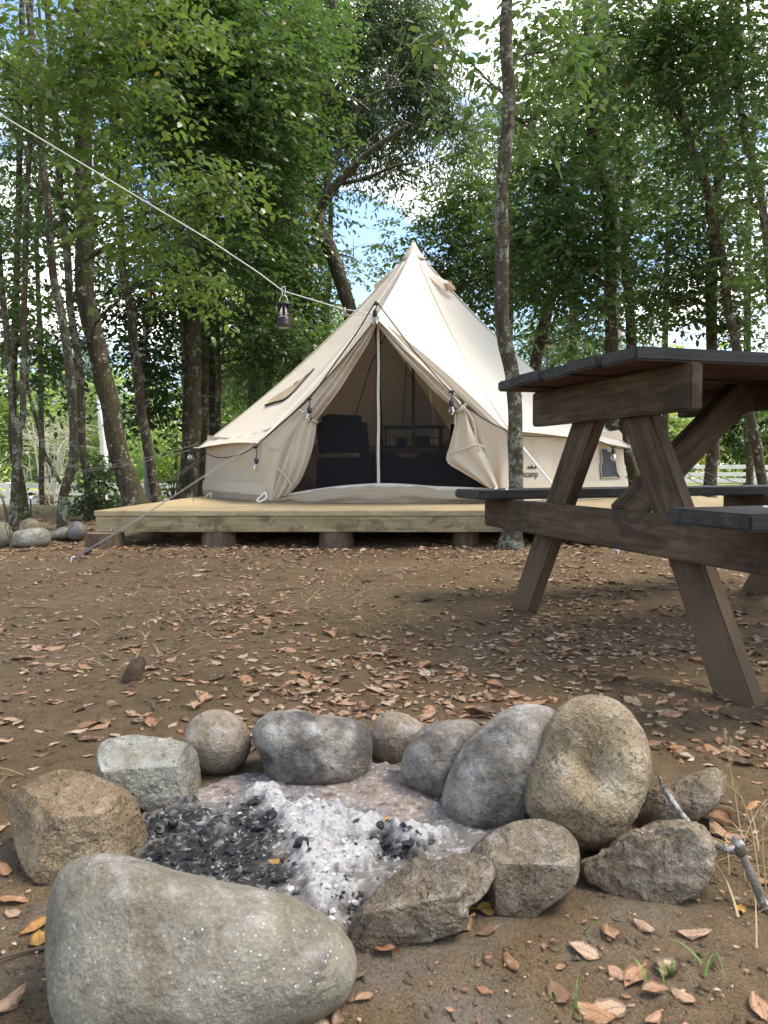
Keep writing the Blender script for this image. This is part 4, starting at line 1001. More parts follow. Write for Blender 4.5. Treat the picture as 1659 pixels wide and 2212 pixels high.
# vent hoods
def vent(px0, py0, px1, py1, px2, py2, D, bul, label=None):
    a, b, c = at(px0, py0, D), at(px1, py1, D - .12), at(px2, py2, D - .05)
    rows = []
    for i in range(7):
        t = i / 6; l_ = a.lerp(b, t); r_ = a.lerp(c, t); row = []
        for j in range(7):
            u = j / 6; k = 4 * u * (1 - u)
            row.append(l_.lerp(r_, u) + Vector((bul * .6 * k * t, -abs(bul) * k * t * .6, abs(bul) * .35 * k * t)))
        rows.append(row)
    o = MB(); o.grid(rows); return o.build('vent_hood', M['roof'], tent, sm=True)
vent(926, 585, 958, 612, 984, 628, 7.0, 0.045)
vent(846, 583, 813, 612, 812, 630, 7.1, -0.035)
o = MB(); rows = [[at(960 + 3 * i / 3, 613 + 14 * i / 3, 6.97), at(975 + 6 * i / 3, 606 + 20 * i / 3, 6.99)] for i in range(4)]; o.grid(rows); o.build('vent_mesh', M['beige'], tent)
# walls
ZW = 0.735
wb_ = [(PFR, 1.98), (62, 2.0), (115, 2.0), (169, 2.0), (222, 2.0), (276, 2.0), (324.3, 1.98)]
WALLPTS = []
wall = MB(); rows_b = []
segs = []
for k in range(6):
    a0, r0 = wb_[k]; a1, r1 = wb_[k + 1]
    A, B = tp(a0, r0, DZ), tp(a1, r1, DZ); segs.append((A, B))
    for j in range(31 if k < 5 else 32):
        t = j / 31; rows_b.append((A.lerp(B, t), k, t))
rows = []
NH = 14
for i in range(NH + 1):
    h = i / NH; row = []
    for p, k, t in rows_b:
        ztop = ZW + 0.05 * (1 - 4 * t * (1 - t)) * (1 if k in (0, 5) else .3)
        c = Vector((TC.x - p.x, TC.y - p.y, 0)).normalized(); kk = 4 * t * (1 - t)
        fold = mnoise.noise(Vector((p.x * 5.5 + p.z * 2, p.y * 5.5, h * 0.9))) * 0.030 * (0.35 + 0.65 * (1 - h)) + math.sin(t * 31 + k + h * 1.5) * 0.006 * h
        q_ = p + c * (0.045 * h + 0.03 * kk * math.sin(h * math.pi) + fold * min(1, kk * 3)); q_.z = DZ + 0.012 + (ztop - DZ) * h
        row.append(q_)
    rows.append(row)
wall.grid(rows); wo = wall.build('wall_canvas', M['wall'], tent, sm=True)
# hem band and groundsheet skirt round the foot of the wall
hem = MB(); rows = []
for i in range(4):
    rows.append([rows_b[j][0] + Vector((TC.x - rows_b[j][0].x, TC.y - rows_b[j][0].y, 0)).normalized() * (-.012 + .003 * i + mnoise.noise(Vector((rows_b[j][0].x * 6, rows_b[j][0].y * 6, i * .3))) * .008) + Vector((0, 0, 0.052 + .034 * i * .9)) for j in range(len(rows_b))])
hem.grid(rows); hem.build('hem_band', M['curtain'], tent, sm=True)
sk = MB(); rows = []
for i in range(4):
    rows.append([rows_b[j][0] + Vector((TC.x - rows_b[j][0].x, TC.y - rows_b[j][0].y, 0)).normalized() * (-.002 - .004 * i + mnoise.noise(Vector((rows_b[j][0].x * 4, rows_b[j][0].y * 4, 3))) * .012) + Vector((0, 0, 0.004 + .055 * i / 3)) for j in range(len(rows_b))])
sk.grid(rows); sk.build('groundsheet_skirt', M['sill'], tent, sm=True)
gs = MB(); c0 = TC + Vector((0, 0, .004)); ring = [tp(a, 1.93, DZ + .004) for a in range(-36, 324, 6)]; gs.add([c0] + ring, [(0, i + 1, (i + 1) % len(ring) + 1) for i in range(len(ring))])
gs.build('groundsheet', M['sill'], tent)
# door plane
A, B = tp(PFL, 1.98, DZ), tp(PFR, 1.98, DZ)
dn = (B - A).cross(DAp + Vector((0, 0.10, 0)) - A).normalized()
if dn.y > 0: dn = -dn
def dpt(px, py, off=0.0): return on_plane(px, py, A, dn, off)
def patch(name, left, right, mat, nr=26, nc=20, fold=0.02, freq=5.0, off=0.0, bulge=0.0, ph=0.0, slack=None, parent=None):
    """cloth between two picture curves on the door plane, with folds running down it"""
    L_ = [dpt(*p) for p in resample(left, nr)]; R_ = [dpt(*p) for p in resample(right, nr)]
    rows = []
    for i in range(nr):
        row = []
        v = i / (nr - 1)
        for j in range(nc):
            u = j / (nc - 1)
            d = off + bulge * math.sin(u * math.pi) * (0.4 + .6 * math.sin(v * math.pi)) + fold * (math.sin(u * freq * math.pi + ph + 1.1 * mnoise.noise(Vector((v * 2.2, ph, 0)))) + 0.9 * mnoise.noise(Vector((u * 5, v * 3.2, ph)))) * min(1, v * 2.5 + .25)
            row.append(L_[i].lerp(R_[i], u) + dn * d)
        rows.append(row)
    o = MB(); o.grid(rows); return o.build(name, mat, parent or tent, sm=True)
def resample(pts, n):
    C = np.array(crom(pts, 8)); d = np.concatenate([[0], np.cumsum(np.linalg.norm(np.diff(C, axis=0), axis=1))])
    t = np.linspace(0, d[-1], n); return [(float(np.interp(q_, d, C[:, 0])), float(np.interp(q_, d, C[:, 1]))) for q_ in t]
# mesh doors (behind the curtains) and their zip
for nm, pts in (('mesh_door', [(816, 700), (816, 1062), (600, 1074), (640, 1000), (700, 870)]), ('mesh_door', [(820, 700), (905, 830), (985, 950), (1060, 1068), (820, 1062)])):
    o = MB(); o.add([dpt(x, y, -0.012) for x, y in pts], [tuple(range(len(pts)))]); o.build(nm, M['mesh'], tent)
zp = MB(); zs = []
for (w0, w1, m_) in ((-2.9, 2.9, 0),):
    rows = [[dpt(817.5 + w0 + .4 * math.sin(y * .05), y, .004), dpt(817.5 + .3 * math.sin(y * .05), y, .008), dpt(817.5 + w1 + .4 * math.sin(y * .05), y, .004)] for y in range(700, 1051, 10)]
    zp.grid(rows)
zo = zp.build('door_zip', M['zipwhite'], tent, sm=True)
for s_ in (-4.3, 4.3):
    o = MB(); o.tube([dpt(817.5 + s_ + .5 * math.sin(y * .05), y, .002) for y in range(700, 1050, 12)], 0.005, 5); o.build('zip_edge', M['blackp'], zo)
for x_ in (813.5, 821.5):
    o = MB(); o.box(dpt(x_, 1052, .02), (.012, .008, .03), chamfer=.002); o.box(dpt(x_, 1046, .018), (.02, .01, .012), chamfer=.002); o.build('zip_pull', M['metal'], zo)
# door sill of groundsheet vinyl with its zip line
top = [(600, 1073), (628, 1066.5), (690, 1056), (750, 1049), (815, 1045), (870, 1046), (940, 1051), (1000, 1053), (1066, 1056)]
bot = [(566, 1087), (640, 1088.5), (720, 1088.5), (815, 1088.5), (900, 1088), (980, 1087), (1072, 1084)]
T_ = resample(top, 44); B_ = resample(bot, 44); rows = []
for i in range(12):
    v = i / 11; row = []
    for j in range(44):
        p = dpt(*T_[j], .012).lerp(dpt(*B_[j], .03), v)
        f_ = 0.022 * mnoise.noise(Vector((j * .16, v * 2.6, 4))) + .012 * mnoise.noise(Vector((j * .5 + v * 3, v * 4, 8)))
        row.append(p + dn * (f_ + .03 * math.sin(v * math.pi)))
    rows.append(row)
o = MB(); o.grid(rows); so = o.build('door_sill', M['sill'], tent, sm=True)
o = MB(); rows = [[dpt(*T_[j], .016) + Vector((0, 0, .006)), dpt(*T_[j], .022) + Vector((0, 0, -.008)), dpt(*T_[j], .016) + Vector((0, 0, -.022))] for j in range(44)]
o.grid(rows); o.build('sill_zip', M['zipwhite'], so, sm=True)
# curtains
patch('door_curtain', [(808, 700), (775, 745), (735, 800), (700, 845), (668, 893)], [(814, 700), (800, 740), (770, 790), (735, 845), (687, 908)], M['curtain'], fold=.022, freq=4.5, off=.05, ph=.4, bulge=.03)
patch('door_curtain', [(664, 893), (645, 920), (625, 980), (604, 1040), (590, 1078)], [(687, 908), (683, 940), (674, 980), (652, 1035), (628, 1065)], M['curtain'], fold=.020, freq=5, off=.045, ph=1.3, bulge=.03)
patch('wall_flap', [(566, 952), (569, 1000), (571, 1040), (574, 1080)], [(664, 885), (650, 930), (622, 1000), (598, 1078)], M['curtain'], fold=.010, freq=3, off=.016, ph=2.2)
patch('wall_flap', [(812, 692), (742, 780), (650, 880), (566, 956)], [(812, 700), (752, 795), (675, 893), (600, 972)], M['curtain'], fold=.006, freq=2, off=.022, ph=2.2, nc=8)
patch('door_curtain', [(818, 702), (850, 745), (893, 795), (945, 850), (993, 888)], [(824, 700), (870, 742), (925, 790), (975, 838), (1002, 874)], M['curtain'], fold=.022, freq=4.5, off=.05, ph=3.4, bulge=.03)
patch('door_curtain', [(992, 884), (980, 930), (972, 962), (966, 995), (1000, 1018), (1062, 1056)], [(1004, 880), (1022, 930), (1040, 965), (1052, 985), (1066, 1020), (1078, 1056)], M['curtain'], fold=.018, freq=4, off=.06, ph=4.3, bulge=.035)
patch('wall_flap', [(826, 700), (905, 775), (985, 850), (1040, 900)], [(824, 692), (915, 764), (1000, 838), (1100, 935)], M['curtain'], fold=.006, freq=2, off=.022, ph=5, nc=8)
patch('wall_flap', [(1004, 880), (1030, 950), (1050, 1010), (1072, 1056)], [(1096, 930), (1092, 970), (1088, 1015), (1084, 1058)], M['curtain'], fold=.010, freq=3, off=.016, ph=6)
for a_, b_ in (((664, 890), (690, 911)), ((988, 889), (1006, 873))):
    o = MB(); o.tube([dpt(*a_, .05), dpt((a_[0] + b_[0]) / 2, (a_[1] + b_[1]) / 2 + 2, .105), dpt(*b_, .06)], [.013, .015, .013], 8); o.build('tie_strap', M['curtain'], tent, sm=True)
for pts in ([(1003, 874), (1008, 900), (1010, 930)], [(1003, 876), (1022, 905), (1030, 945), (1036, 972)], [(986, 893), (984, 915)], [(664, 889), (652, 884), (650, 895)]):
    o = MB(); o.tube(crom([tuple(dpt(*p, .09)) for p in pts], 5), .006, 6); o.build('tie_cord', M['curtain'], tent, sm=True)
for px, py in ((1000, 870), (655, 885)):
    o = MB(); o.tube([dpt(px - 2, py, .07), dpt(px + 4, py + 1, .07)], .008, 8); o.build('toggle', M['blackp'], tent, sm=True)
# hem of the left curtain turned out at its foot, right curtain hem
o = MB(); o.tube(crom([tuple(dpt(*p, .085)) for p in [(606, 1008), (622, 1022), (634, 1040), (633, 1053)]], 5), .007, 6); o.build('curtain_hem', M['curtain'], tent, sm=True)
o = MB(); o.tube(crom([tuple(dpt(*p, .11)) for p in [(972, 975), (1000, 967), (1030, 957), (1048, 962)]], 5), .006, 6); o.build('curtain_hem', M['curtain'], tent, sm=True)
# hood band along the door edge of the roof
o = MB(); o.tube([DAp + Vector((0, 0, .004)), DAp + Vector((.01, -.03, -.01))], [.03, .012], 8); o.build('hood_tip', M['roof'], tent, sm=True)
# poles
o = MB(); o.tube([TC + Vector((0, 0, .01)), Vector((TC.x, TC.y, APEX.z - .1))], .016, 12); o.build('centre_pole', M['polewood'], tent, sm=True)
o = MB(); o.tube([tp(PD, 1.66, DZ + .006), DAp + Vector((0, .16, -.04))], .011, 10); o.build('door_pole', M['blackp'], tent, sm=True)
o = MB(); o.tube([at(755, 940, 8.3), at(800, 790, 7.6), APEX + Vector((0, 0, -.3))], .006, 5); o.build('inner_strap', M['polewood'], tent)
o = MB(); o.tube([at(870, 915, 8.3), at(880, 760, 7.6), APEX + Vector((0, 0, -.3))], .006, 5); o.build('inner_strap', M['polewood'], tent)
# skylight panel in the left roof slope: a proud mesh patch with black piping
def roof_hit(px, py, off):
    d = ray(px, py)
    A_, B_, C_ = APEX, LTt, FLt
    n = (B_ - A_).cross(C_ - A_).normalized()
    if n.dot(d) > 0: n = -n
    return on_plane(px, py, A_ + Vector((0, 0, -.09)), n, off)
bm_pts = None
dg = bpy.context.evaluated_depsgraph_get()
from mathutils.bvhtree import BVHTree
def bvh_of(ob):
    mw = wmat(ob); me_ = ob.data
    return BVHTree.FromPolygons([mw @ v.co for v in me_.vertices], [tuple(p.vertices) for p in me_.polygons])
RB = bvh_of(ro); WB = bvh_of(wo)
def hit(bv, px, py, off=0.004):
    d = ray(px, py).normalized(); h, n, i, t = bv.ray_cast(CAM, d)
    if h is None: return None
    if n.dot(d) > 0: n = -n
    return h + n * off
low = [(574, 878), (595, 871), (616, 865), (640, 843), (660, 820), (679, 799)]
upp = [(584, 864), (606, 850), (628, 836), (646, 824), (662, 811), (679, 799)]
L_ = resample(low, 14); U_ = resample(upp, 14); rows = []
for j in range(14):
    row = []
    for i in range(4):
        t = i / 3; h = hit(RB, L_[j][0] * (1 - t) + U_[j][0] * t, L_[j][1] * (1 - t) + U_[j][1] * t, .007)
        row.append(h if h is not None else roof_hit(*L_[j], .01))
    rows.append(row)
o = MB(); o.grid(rows); wo2 = o.build('roof_window', M['sill'], tent, sm=True)
o = MB(); o.tube([r_[0] + Vector((0, -.006, .004)) for r_ in rows], .008, 6); o.build('piping', M['blackp'], wo2, sm=True)
for px, py in ((641, 829), (664, 813)):
    h = hit(RB, px, py, .012)
    if h is not None: o = MB(); o.box(h, (.05, .02, .012), Matrix.Rotation(R(-38), 3, 'Y'), chamfer=.003); o.build('flap_tab', M['sill'], wo2)
# wall window at the right end
wpts = [(1298, 969), (1309, 969.5), (1311, 974), (1319, 977.5), (1324, 991), (1328, 998), (1331, 1019), (1338, 1033), (1327, 1031), (1297, 1033), (1295, 1008), (1299, 994), (1295, 975)]
vs = [hit(WB, x, y, .010) for x, y in wpts]; cen = hit(WB, 1310, 1003, .012)
if all(v is not None for v in vs) and cen is not None:
    o = MB(); o.add([cen] + vs, [(0, i + 1, (i + 1) % len(vs) + 1) for i in range(len(vs))]); ww = o.build('wall_window', M['blackp'], tent)
    o = MB(); o.tube([v + Vector((0, -.003, 0)) for v in vs + [vs[0]]], .0045, 6); o.build('window_edge', M['wall'], ww, sm=True)
# lettering on the wall
def wall_frame(px, py):
    p = hit(WB, px, py, .006); q_ = hit(WB, px + 14, py, .006); u = (q_ - p).normalized(); return p, u
p0, u0 = wall_frame(1098, 1031); p1 = hit(WB, 1159, 1031, .006)
cu = bpy.data.curves.new('logo', 'FONT'); cu.body = 'canvascamp'; cu.size = 1.0; cu.offset = 0.012
tob = bpy.data.objects.new('logo', cu); COL.objects.link(tob)
bpy.context.view_layer.update()
me = bpy.data.meshes.new_from_object(tob.evaluated_get(bpy.context.evaluated_depsgraph_get()))
wid = max(v.co.x for v in me.vertices); bpy.data.objects.remove(tob)
ux = (p1 - p0); Wm = ux.length; ux.normalize(); nz = Vector((0, 0, 1)); nn = ux.cross(nz)
s_ = Wm / wid
def on_wall(lx, lz):
    base = p0 + ux * lx + nz * lz; x_, y_ = to_px(base); h = hit(WB, x_, y_, .007); return h if h is not None else base
for v in me.vertices: v.co = on_wall(v.co.x * s_, v.co.y * s_ * 1.05)
me.materials.clear(); me.materials.append(M['logo'])
lo = link('logo_print', me); wparent(lo, tent)
mt_ = MB()
for cx_, w_, h_ in ((.66, .10, .055), (.77, .13, .075), (.90, .10, .06)):
    a_ = [on_wall(Wm * cx_ - w_ * Wm / 1.6, s_ * .95), on_wall(Wm * cx_ + w_ * Wm / 1.6, s_ * .95), on_wall(Wm * cx_ + .02 * Wm, s_ * .95 + h_ * Wm * 1.25)]
    mt_.add(a_, [(0, 1, 2)])
mt_.build('logo_mountains', M['logo'], lo)
# guy tabs on the eave and rope loops at the foot
for ph, T_ in tips:
    c = Vector((T_.x - TC.x, T_.y - TC.y, 0)).normalized()
    o = MB(); o.box(T_ + c * .015 + Vector((0, 0, .002)), (.05, .06, .012), Matrix.Rotation(math.atan2(c.y, c.x), 3, 'Z'), chamfer=.003); o.build('guy_tab', M['wall'], tent)
for px, py, D in ((573, 1078, 5.42), (455, 1076, 6.6)):
    c = at(px, py, D - .06); pts = [c + Vector((.0, 0, .05)), c + Vector((-.03, -.02, .02)), c + Vector((-.055, -.03, -.008)), c + Vector((-.03, -.035, -.016)), c + Vector((.01, -.02, .01)), c + Vector((.0, 0, .05))]
    o = MB(); o.tube(crom([tuple(p) for p in pts], 5), .006, 6); o.build('rope_loop', M['rope'], tent, sm=True)

# ---- inside the tent
def box_part(root, name, c, s, mat, rz=0, ch=.02, rx=0):
    o = MB(); o.box((0, 0, 0), s, chamfer=ch); ob = o.build(name, mat, None); wparent(ob, root); ob.matrix_parent_inverse = Matrix(); ob.location = c; ob.rotation_euler = (rx, 0, rz); return ob
def armchair(px, D, label, rz, sx=1):
    b = at(px, 1000, D); b.z = DZ + .006
    root = thing('armchair', label, 'chair', b, rz, 'dark armchairs inside the tent')
    box_part(root, 'seat', (0, -.02, .19), (.46, .50, .36), M['navy'])
    o = MB(); bm = bmesh.new(); bmesh.ops.create_cube(bm, size=1)
    for v in bm.verts: v.co = Vector((v.co.x * .46, v.co.y * .12, v.co.z * .56))
    bmesh.ops.bevel(bm, geom=[e for e in bm.edges if abs(e.verts[0].co.y - e.verts[1].co.y) > .05 and e.verts[0].co.z > 0], offset=.06, segments=4, affect='EDGES')
    me_ = bpy.data.meshes.new('backrest'); bm.to_mesh(me_); bm.free(); me_.materials.append(M['navy'])
    ob = link('backrest', me_, root, (0, .2, .42)); ob.rotation_euler = (R(-8), 0, 0)
    for s in (-1, 1):
        box_part(root, 'side_panel', (s * .255, -.02, .17), (.05, .52, .33), M['navy'])
        a_ = box_part(root, 'arm', (s * .265, -.05, .352), (.065, .54, .035), M['chairwood'], ch=.01)
    return root
armchair(775, 6.25, 'tall-backed dark navy armchair just inside the tent door, left of the zip', R(40))
armchair(985, 6.5, 'second dark navy armchair mostly hidden behind the right door curtain', R(-50))
b = at(893, 1000, 7.55); b.z = DZ + .006
root = thing('metal_shelf', 'black metal two-tier shelf behind the door mesh, holding pots', 'shelf', b)
W2, H0, H1 = .28, .455, .655
for sx in (-1, 1):
    for sy in (-1, 1):
        o = MB(); o.tube([Vector((sx * W2, sy * .13, 0)), Vector((sx * W2, sy * .13, H1))], .010, 8); ob = o.build('leg', M['blackp'], None); ob.parent = root
for h_ in (H0, H1): box_part(root, 'shelf_board', (0, 0, h_), (W2 * 2 + .05, .30, .022), M['blackp'], ch=.004)
o = MB()
for k in range(15): o.tube([Vector((-W2 + k * .04, -.14, H0)), Vector((-W2 + k * .04, -.14, H0 + .09))], .003, 4)
o.tube([Vector((-W2, -.14, H0 + .09)), Vector((W2, -.14, H0 + .09))], .004, 5); ob = o.build('wire_basket', M['blackp'], None); ob.parent = root
for k, (x_, r_, h_, lab) in enumerate(((-.12, .06, .07, 'dark pan with a lid on the metal shelf, left of the tent pole'), (.09, .08, .09, 'larger dark pot on the metal shelf, right of the tent pole'))):
    p = b + Vector((x_, 0, H0 + .012)); rt = thing('pot', lab, 'pot', p, 0, 'pots on the shelf in the tent')
    o = MB(); o.lathe([(0, 0), (r_ * .95, 0), (r_, h_), (r_ * .97, h_), (r_ * .9, .01)], (0, 0, 0), 18); ob = o.build('pot_body', M['blackp'], None, sm=True); ob.parent = rt
    o = MB(); o.lathe([(0, h_ + .025), (.012, h_ + .02), (.012, h_ + .01), (r_, h_ + .002)], (0, 0, 0), 18); ob = o.build('lid', M['blackp'], None, sm=True); ob.parent = rt
b = at(920, 1000, 8.15); b.z = DZ + .006
root = thing('bed', 'low bed with tan blankets at the back of the tent', 'bed', b)
box_part(root, 'bed_base', (0, 0, .19), (1.2, .7, .36), M['navy'])
box_part(root, 'blanket', (0, -.02, .40), (1.22, .74, .08), M['beige'], ch=.03)
o = MB(); rows = []
for i in range(10):
    rows.append([Vector((.1 + .07 * j, -.2 + .05 * i, .44 + .16 * math.sin(i / 9 * math.pi) * math.sin(j / 9 * math.pi) + .03 * mnoise.noise(Vector((j * .6, i * .6, 0))))) for j in range(10)])
o.grid(rows); ob = o.build('rumpled_throw', M['beige'], None, sm=True); ob.parent = root
b = at(915, 1000, 5.95); b.z = DZ + .006
root = thing('low_ottoman', 'long low dark block standing just behind the right half of the door mesh', 'ottoman', b)
box_part(root, 'cushion', (0, 0, .20), (.66, .34, .12), M['navy'], ch=.03); box_part(root, 'ottoman_base', (0, 0, .07), (.62, .30, .14), M['navy'], ch=.01)

# ================================================================ ROPES, LANTERN, STRING LIGHTS
def rope(name, label, pts, r, mat, cat='rope', group=None, seg=8):
    root = MB(); root.tube(pts, r, seg); o = root.build(name, M[mat], None, sm=True); return tag(o, label, cat, group)
rp = [at(-330, 40, 3.55), at(0, 247, 4.15), at(300, 427, 4.62), at(450, 517, 4.82), at(560, 590, 4.93), at(611, 628.5, 4.98), at(680, 649, 5.04), at(742, 668, 5.08)]
ln = thing('hanging_line', 'white rope running from the upper left down to the tent peak over the door', 'rope', tuple(rp[-1]))
o = MB(); o.tube(rp, .0038, 8); o.build('rope', M['rope'], ln, sm=True)
for y_ in (672, 684):
    o = MB(); o.tube([at(744, 668 if y_ == 672 else 681, 5.08), DAp + Vector((-.01, -.02, .02))], .0035, 6); o.build('rope_end', M['rope'], ln, sm=True)
o = MB(); o.tube([at(744, 664, 5.075), at(746, 684, 5.075)], .008, 8); o.box(at(747, 681, 5.075), (.035, .012, .02), chamfer=.003); o.build('tensioner', M['chairwood'], ln, sm=True)
# tree off to the left that the rope is tied to
tree('slim_tree', 'slim lichened trunk just outside the view that the white rope is tied to', [([(-352, 1235, 42), (-345, 700, 38), (-341, 300, 34), (-338, 40, 32), (-330, -300, 24)], 3.55, 3.55)], [], 'barkl', 'leaf_mid', seed=77)
# lantern
LB = at(613.5, 708, 4.98); ppm = F / 4.98
lan = thing('camping_lantern', 'small black camping lantern hanging by a clip from the white rope', 'lantern', LB)
def lpx(v): return v / ppm
ax = None
def lat(name, prof, mat, parent=lan, n=28):
    o = MB(); o.lathe([(lpx(r_), lpx(z_)) for r_, z_ in prof], (0, 0, 0), n); ob = o.build(name, mat, None, sm=True); ob.parent = parent; return ob
lat('base', [(0, 1), (13.5, 0), (15.4, .6), (15.4, 3.2), (14.3, 4.2), (15.0, 5), (15.0, 7.5), (14.2, 8.2), (14.4, 15), (13.4, 16.5), (13.0, 20), (0, 20.4)], M['blackp'])
lat('lens', [(0, -.3), (11, -.1), (12, .8)], M['flake'])
lat('chimney', [(11.3, 20.4), (11.3, 46.5), (10.9, 46.5), (10.9, 20.4)], M['glass'])
lat('reflector', [(0, 20.6), (8, 20.6), (9.5, 23), (5, 25.5), (0, 25.7)], M['metal'])
lat('flame_tube', [(0, 24.5), (3.2, 24.5), (3.2, 46), (0, 46)], M['chairwood'])
lat('cap', [(0, 46.2), (13.5, 46.2), (17.6, 46.8), (18.0, 48.2), (13.5, 52.5), (9, 53.5), (4, 54.2), (0, 55)], M['blackp'])
for k in range(8):
    th = 2 * math.pi * (k + .3) / 8; x_, y_ = math.cos(th), math.sin(th)
    o = MB(); o.tube([Vector((lpx(12.8) * x_, lpx(12.8) * y_, lpx(19.5))), Vector((lpx(12.8) * x_, lpx(12.8) * y_, lpx(46.5)))], lpx(.85), 6); ob = o.build('cage_bar', M['blackp'], None); ob.parent = lan
for z_ in (25, 41):
    o = MB(); pts = [Vector((lpx(12.8) * math.cos(a_), lpx(12.8) * math.sin(a_), lpx(z_))) for a_ in np.linspace(0, 2 * math.pi, 25)]; o.tube(pts, lpx(.6), 5, cap=False); ob = o.build('cage_ring', M['blackp'], None); ob.parent = lan
o = MB(); o.tube([Vector((lpx(-9 * math.cos(a_)), 0, lpx(53 + 15 * math.sin(a_)))) for a_ in np.linspace(0, math.pi, 17)], lpx(.8), 6); ob = o.build('bail_handle', M['metal'], None, sm=True); ob.parent = lan
cx_ = [(-1.5, 68.5), (1.2, 68.2), (2.6, 71), (4.1, 80), (3.0, 85.0), (0, 86.6), (-3.2, 84.5), (-3.6, 79), (-2.3, 71), (-1.5, 68.5)]
o = MB(); o.tube(crom([(lpx(x_), lpx(.2), lpx(z_)) for x_, z_ in cx_], 5), lpx(.85), 6, cap=False); ob = o.build('carabiner', M['metal'], None, sm=True); ob.parent = lan
# string lights
sl = thing('string_lights', 'black festoon cable with clear bulbs running along the tent eaves and door edge', 'string lights', tuple(FLt))
def eave_off(p, o_=.03):
    c = Vector((p.x - TC.x, p.y - TC.y, 0)).normalized(); return p + c * o_
cable = [at(409, 969, 6.85), at(430, 972, 6.8), at(470, 988, 6.5), at(515, 983, 5.9), at(548, 966, 5.42), at(562, 955, 5.38), at(612, 910, 5.27), at(667, 862, 5.17), at(720, 790, 5.12), at(775, 712, 5.07), at(808, 657, 5.05), at(816, 656, 5.05), at(850, 700, 5.05), at(900, 765, 5.04), at(974, 846, 5.02), at(1030, 895, 5.04), at(1098, 932, 5.12), at(1130, 941, 5.15), at(1222, 945, 5.55), at(1290, 952, 5.85), at(1325, 966, 6.0), at(1362, 970, 6.15)]
o = MB(); o.tube(crom([tuple(p) for p in cable], 5), .0048, 6); o.build('cable', M['blackp'], sl, sm=True)
for px, py, D, dz in ((410, 970, 6.85, 0.6), (552, 966, 5.40, 22), (667, 862, 5.16, 16), (813, 657, 5.04, 12), (975, 846, 5.01, 17), (1325, 966, 5.98, 2)):
    top = at(px, py, D); s = F / D
    bb = at(px + (2 if px == 552 else 1 if px == 667 else -3 if px == 813 else 0), py + dz, D)
    f = MB(); f.tube(crom([tuple(top), tuple(top.lerp(bb, .5) + Vector((.006, 0, 0))), tuple(bb)], 4), .0035, 6); f.box(top, (.035, .014, .018), chamfer=.003)
    f.build('dropper', M['blackp'], sl, sm=True)
    k = 1.0 if px != 813 else .85
    f = MB(); f.lathe([(0, 0), (.008, 0), (.012, -.008), (.0165, -.012), (.0165, -.040), (.0145, -.044), (0, -.044)], bb, 14); bo = f.build('bulb_holder', M['blackp'], sl, sm=True)
    f = MB(); f.lathe([(.010, -.044), (.012, -.052), (.0195, -.066), (.0215, -.078), (.018, -.092), (.008, -.101), (0, -.103)], bb, 16); f.build('bulb', M['glass'], bo, sm=True)
    f = MB(); f.tube([bb + Vector((-.004, 0, -.046)), bb + Vector((-.006, 0, -.078)), bb + Vector((.0, 0, -.084)), bb + Vector((.006, 0, -.078)), bb + Vector((.004, 0, -.046))], .0012, 4); f.build('filament', M['chairwood'], bo)
# guy ropes
def guy(label, pts, r=.004, mat='guy', double=0.0, slider=None, peg=None, tail=None):
    root = thing('guy_rope', label, 'rope', tuple(pts[-1]), 0, 'guy ropes of the tent')
    o = MB(); o.tube(pts, r, 6); o.build('rope', M[mat], root, sm=True)
    if double:
        o = MB(); m_ = len(pts) - 1; o.tube([p + Vector((0, 0, double * (1 - i / m_) + .006)) for i, p in enumerate(pts)], r, 6); o.build('rope', M[mat], root, sm=True)
    if slider is not None:
        o = MB(); d = (pts[-1] - pts[0]).normalized(); o.tube([slider - d * .02, slider + d * .02], .011, 8); o.build('slider', M['blackp'], root, sm=True)
    if tail:
        o = MB(); o.tube(crom([tuple(p) for p in tail], 5), r * .9, 6); o.build('rope_tail', M['guyd'], root, sm=True)
    if peg:
        e = pts[-1]; o = MB(); o.tube([e + Vector((-.015, -.03, -.10)), e + Vector((0, 0, .015)), e + Vector((.012, .012, .018))], .005, 6); o.build('tent_peg', M['metal'], root, sm=True)
    return root
e = on_z(156, 1214, .01); e.z = G(e.x, e.y) + .012
guy('grey double guy rope from the left front eave down to a peg in the dirt', [FLt + Vector((-.02, -.02, -.01)), at(415, 1047, 4.75), at(300, 1122, 4.30), e], .0019, 'guy', .004, at(190, 1192, 3.98), True,
    [at(415, 1047, 4.74), at(414, 1060, 4.73), at(417, 1074, 4.73), at(418, 1084, 4.73)])
guy('thin dark guy rope from the left eave tip tied around the V-forked trunk', [LTt, at(300, 1000, 6.5), at(170, 1022, 6.15), at(46, 1041, 5.74)], .0032, 'guyd', .03)
for pts in ([at(46, 1040, 5.70), at(36, 1043, 5.66), at(26, 1042, 5.70)],):
    pass
guy('dark guy rope from the left tent wall down to the ground behind the deck corner', [at(452, 985, 7.1), at(380, 1032, 6.9), at(305, 1092, 6.72), Vector((at(285, 1105, 6.7).x, 6.7, G(-2.2, 6.7)))], .0032, 'guyd', .02, at(365, 1040, 6.86))
e = on_z(1336, 1207, -.02); e.z = G(e.x, e.y) + .012
guy('pale blue-grey strap from the right front eave to a peg behind the table legs', [FRt + Vector((.01, -.02, -.01)), at(1131, 969, 4.98), at(1190, 1042, 4.62), at(1300, 1168, 4.16), e], .007, 'rope', 0, None, True)
z_ = G(4.2, 6.4)
guy('upper dark guy rope running right from the tent toward the white fence', [RTt, at(1480, 1006, 6.5), at(1560, 1032, 6.7), at(1648, 1062, 6.9)], .0032, 'guyd')
guy('middle dark guy rope running right from the tent behind the table leg', [at(1345, 960, 6.9), at(1490, 1026, 7.0), at(1560, 1052, 7.05), at(1610, 1072, 7.1)], .0032, 'guyd')
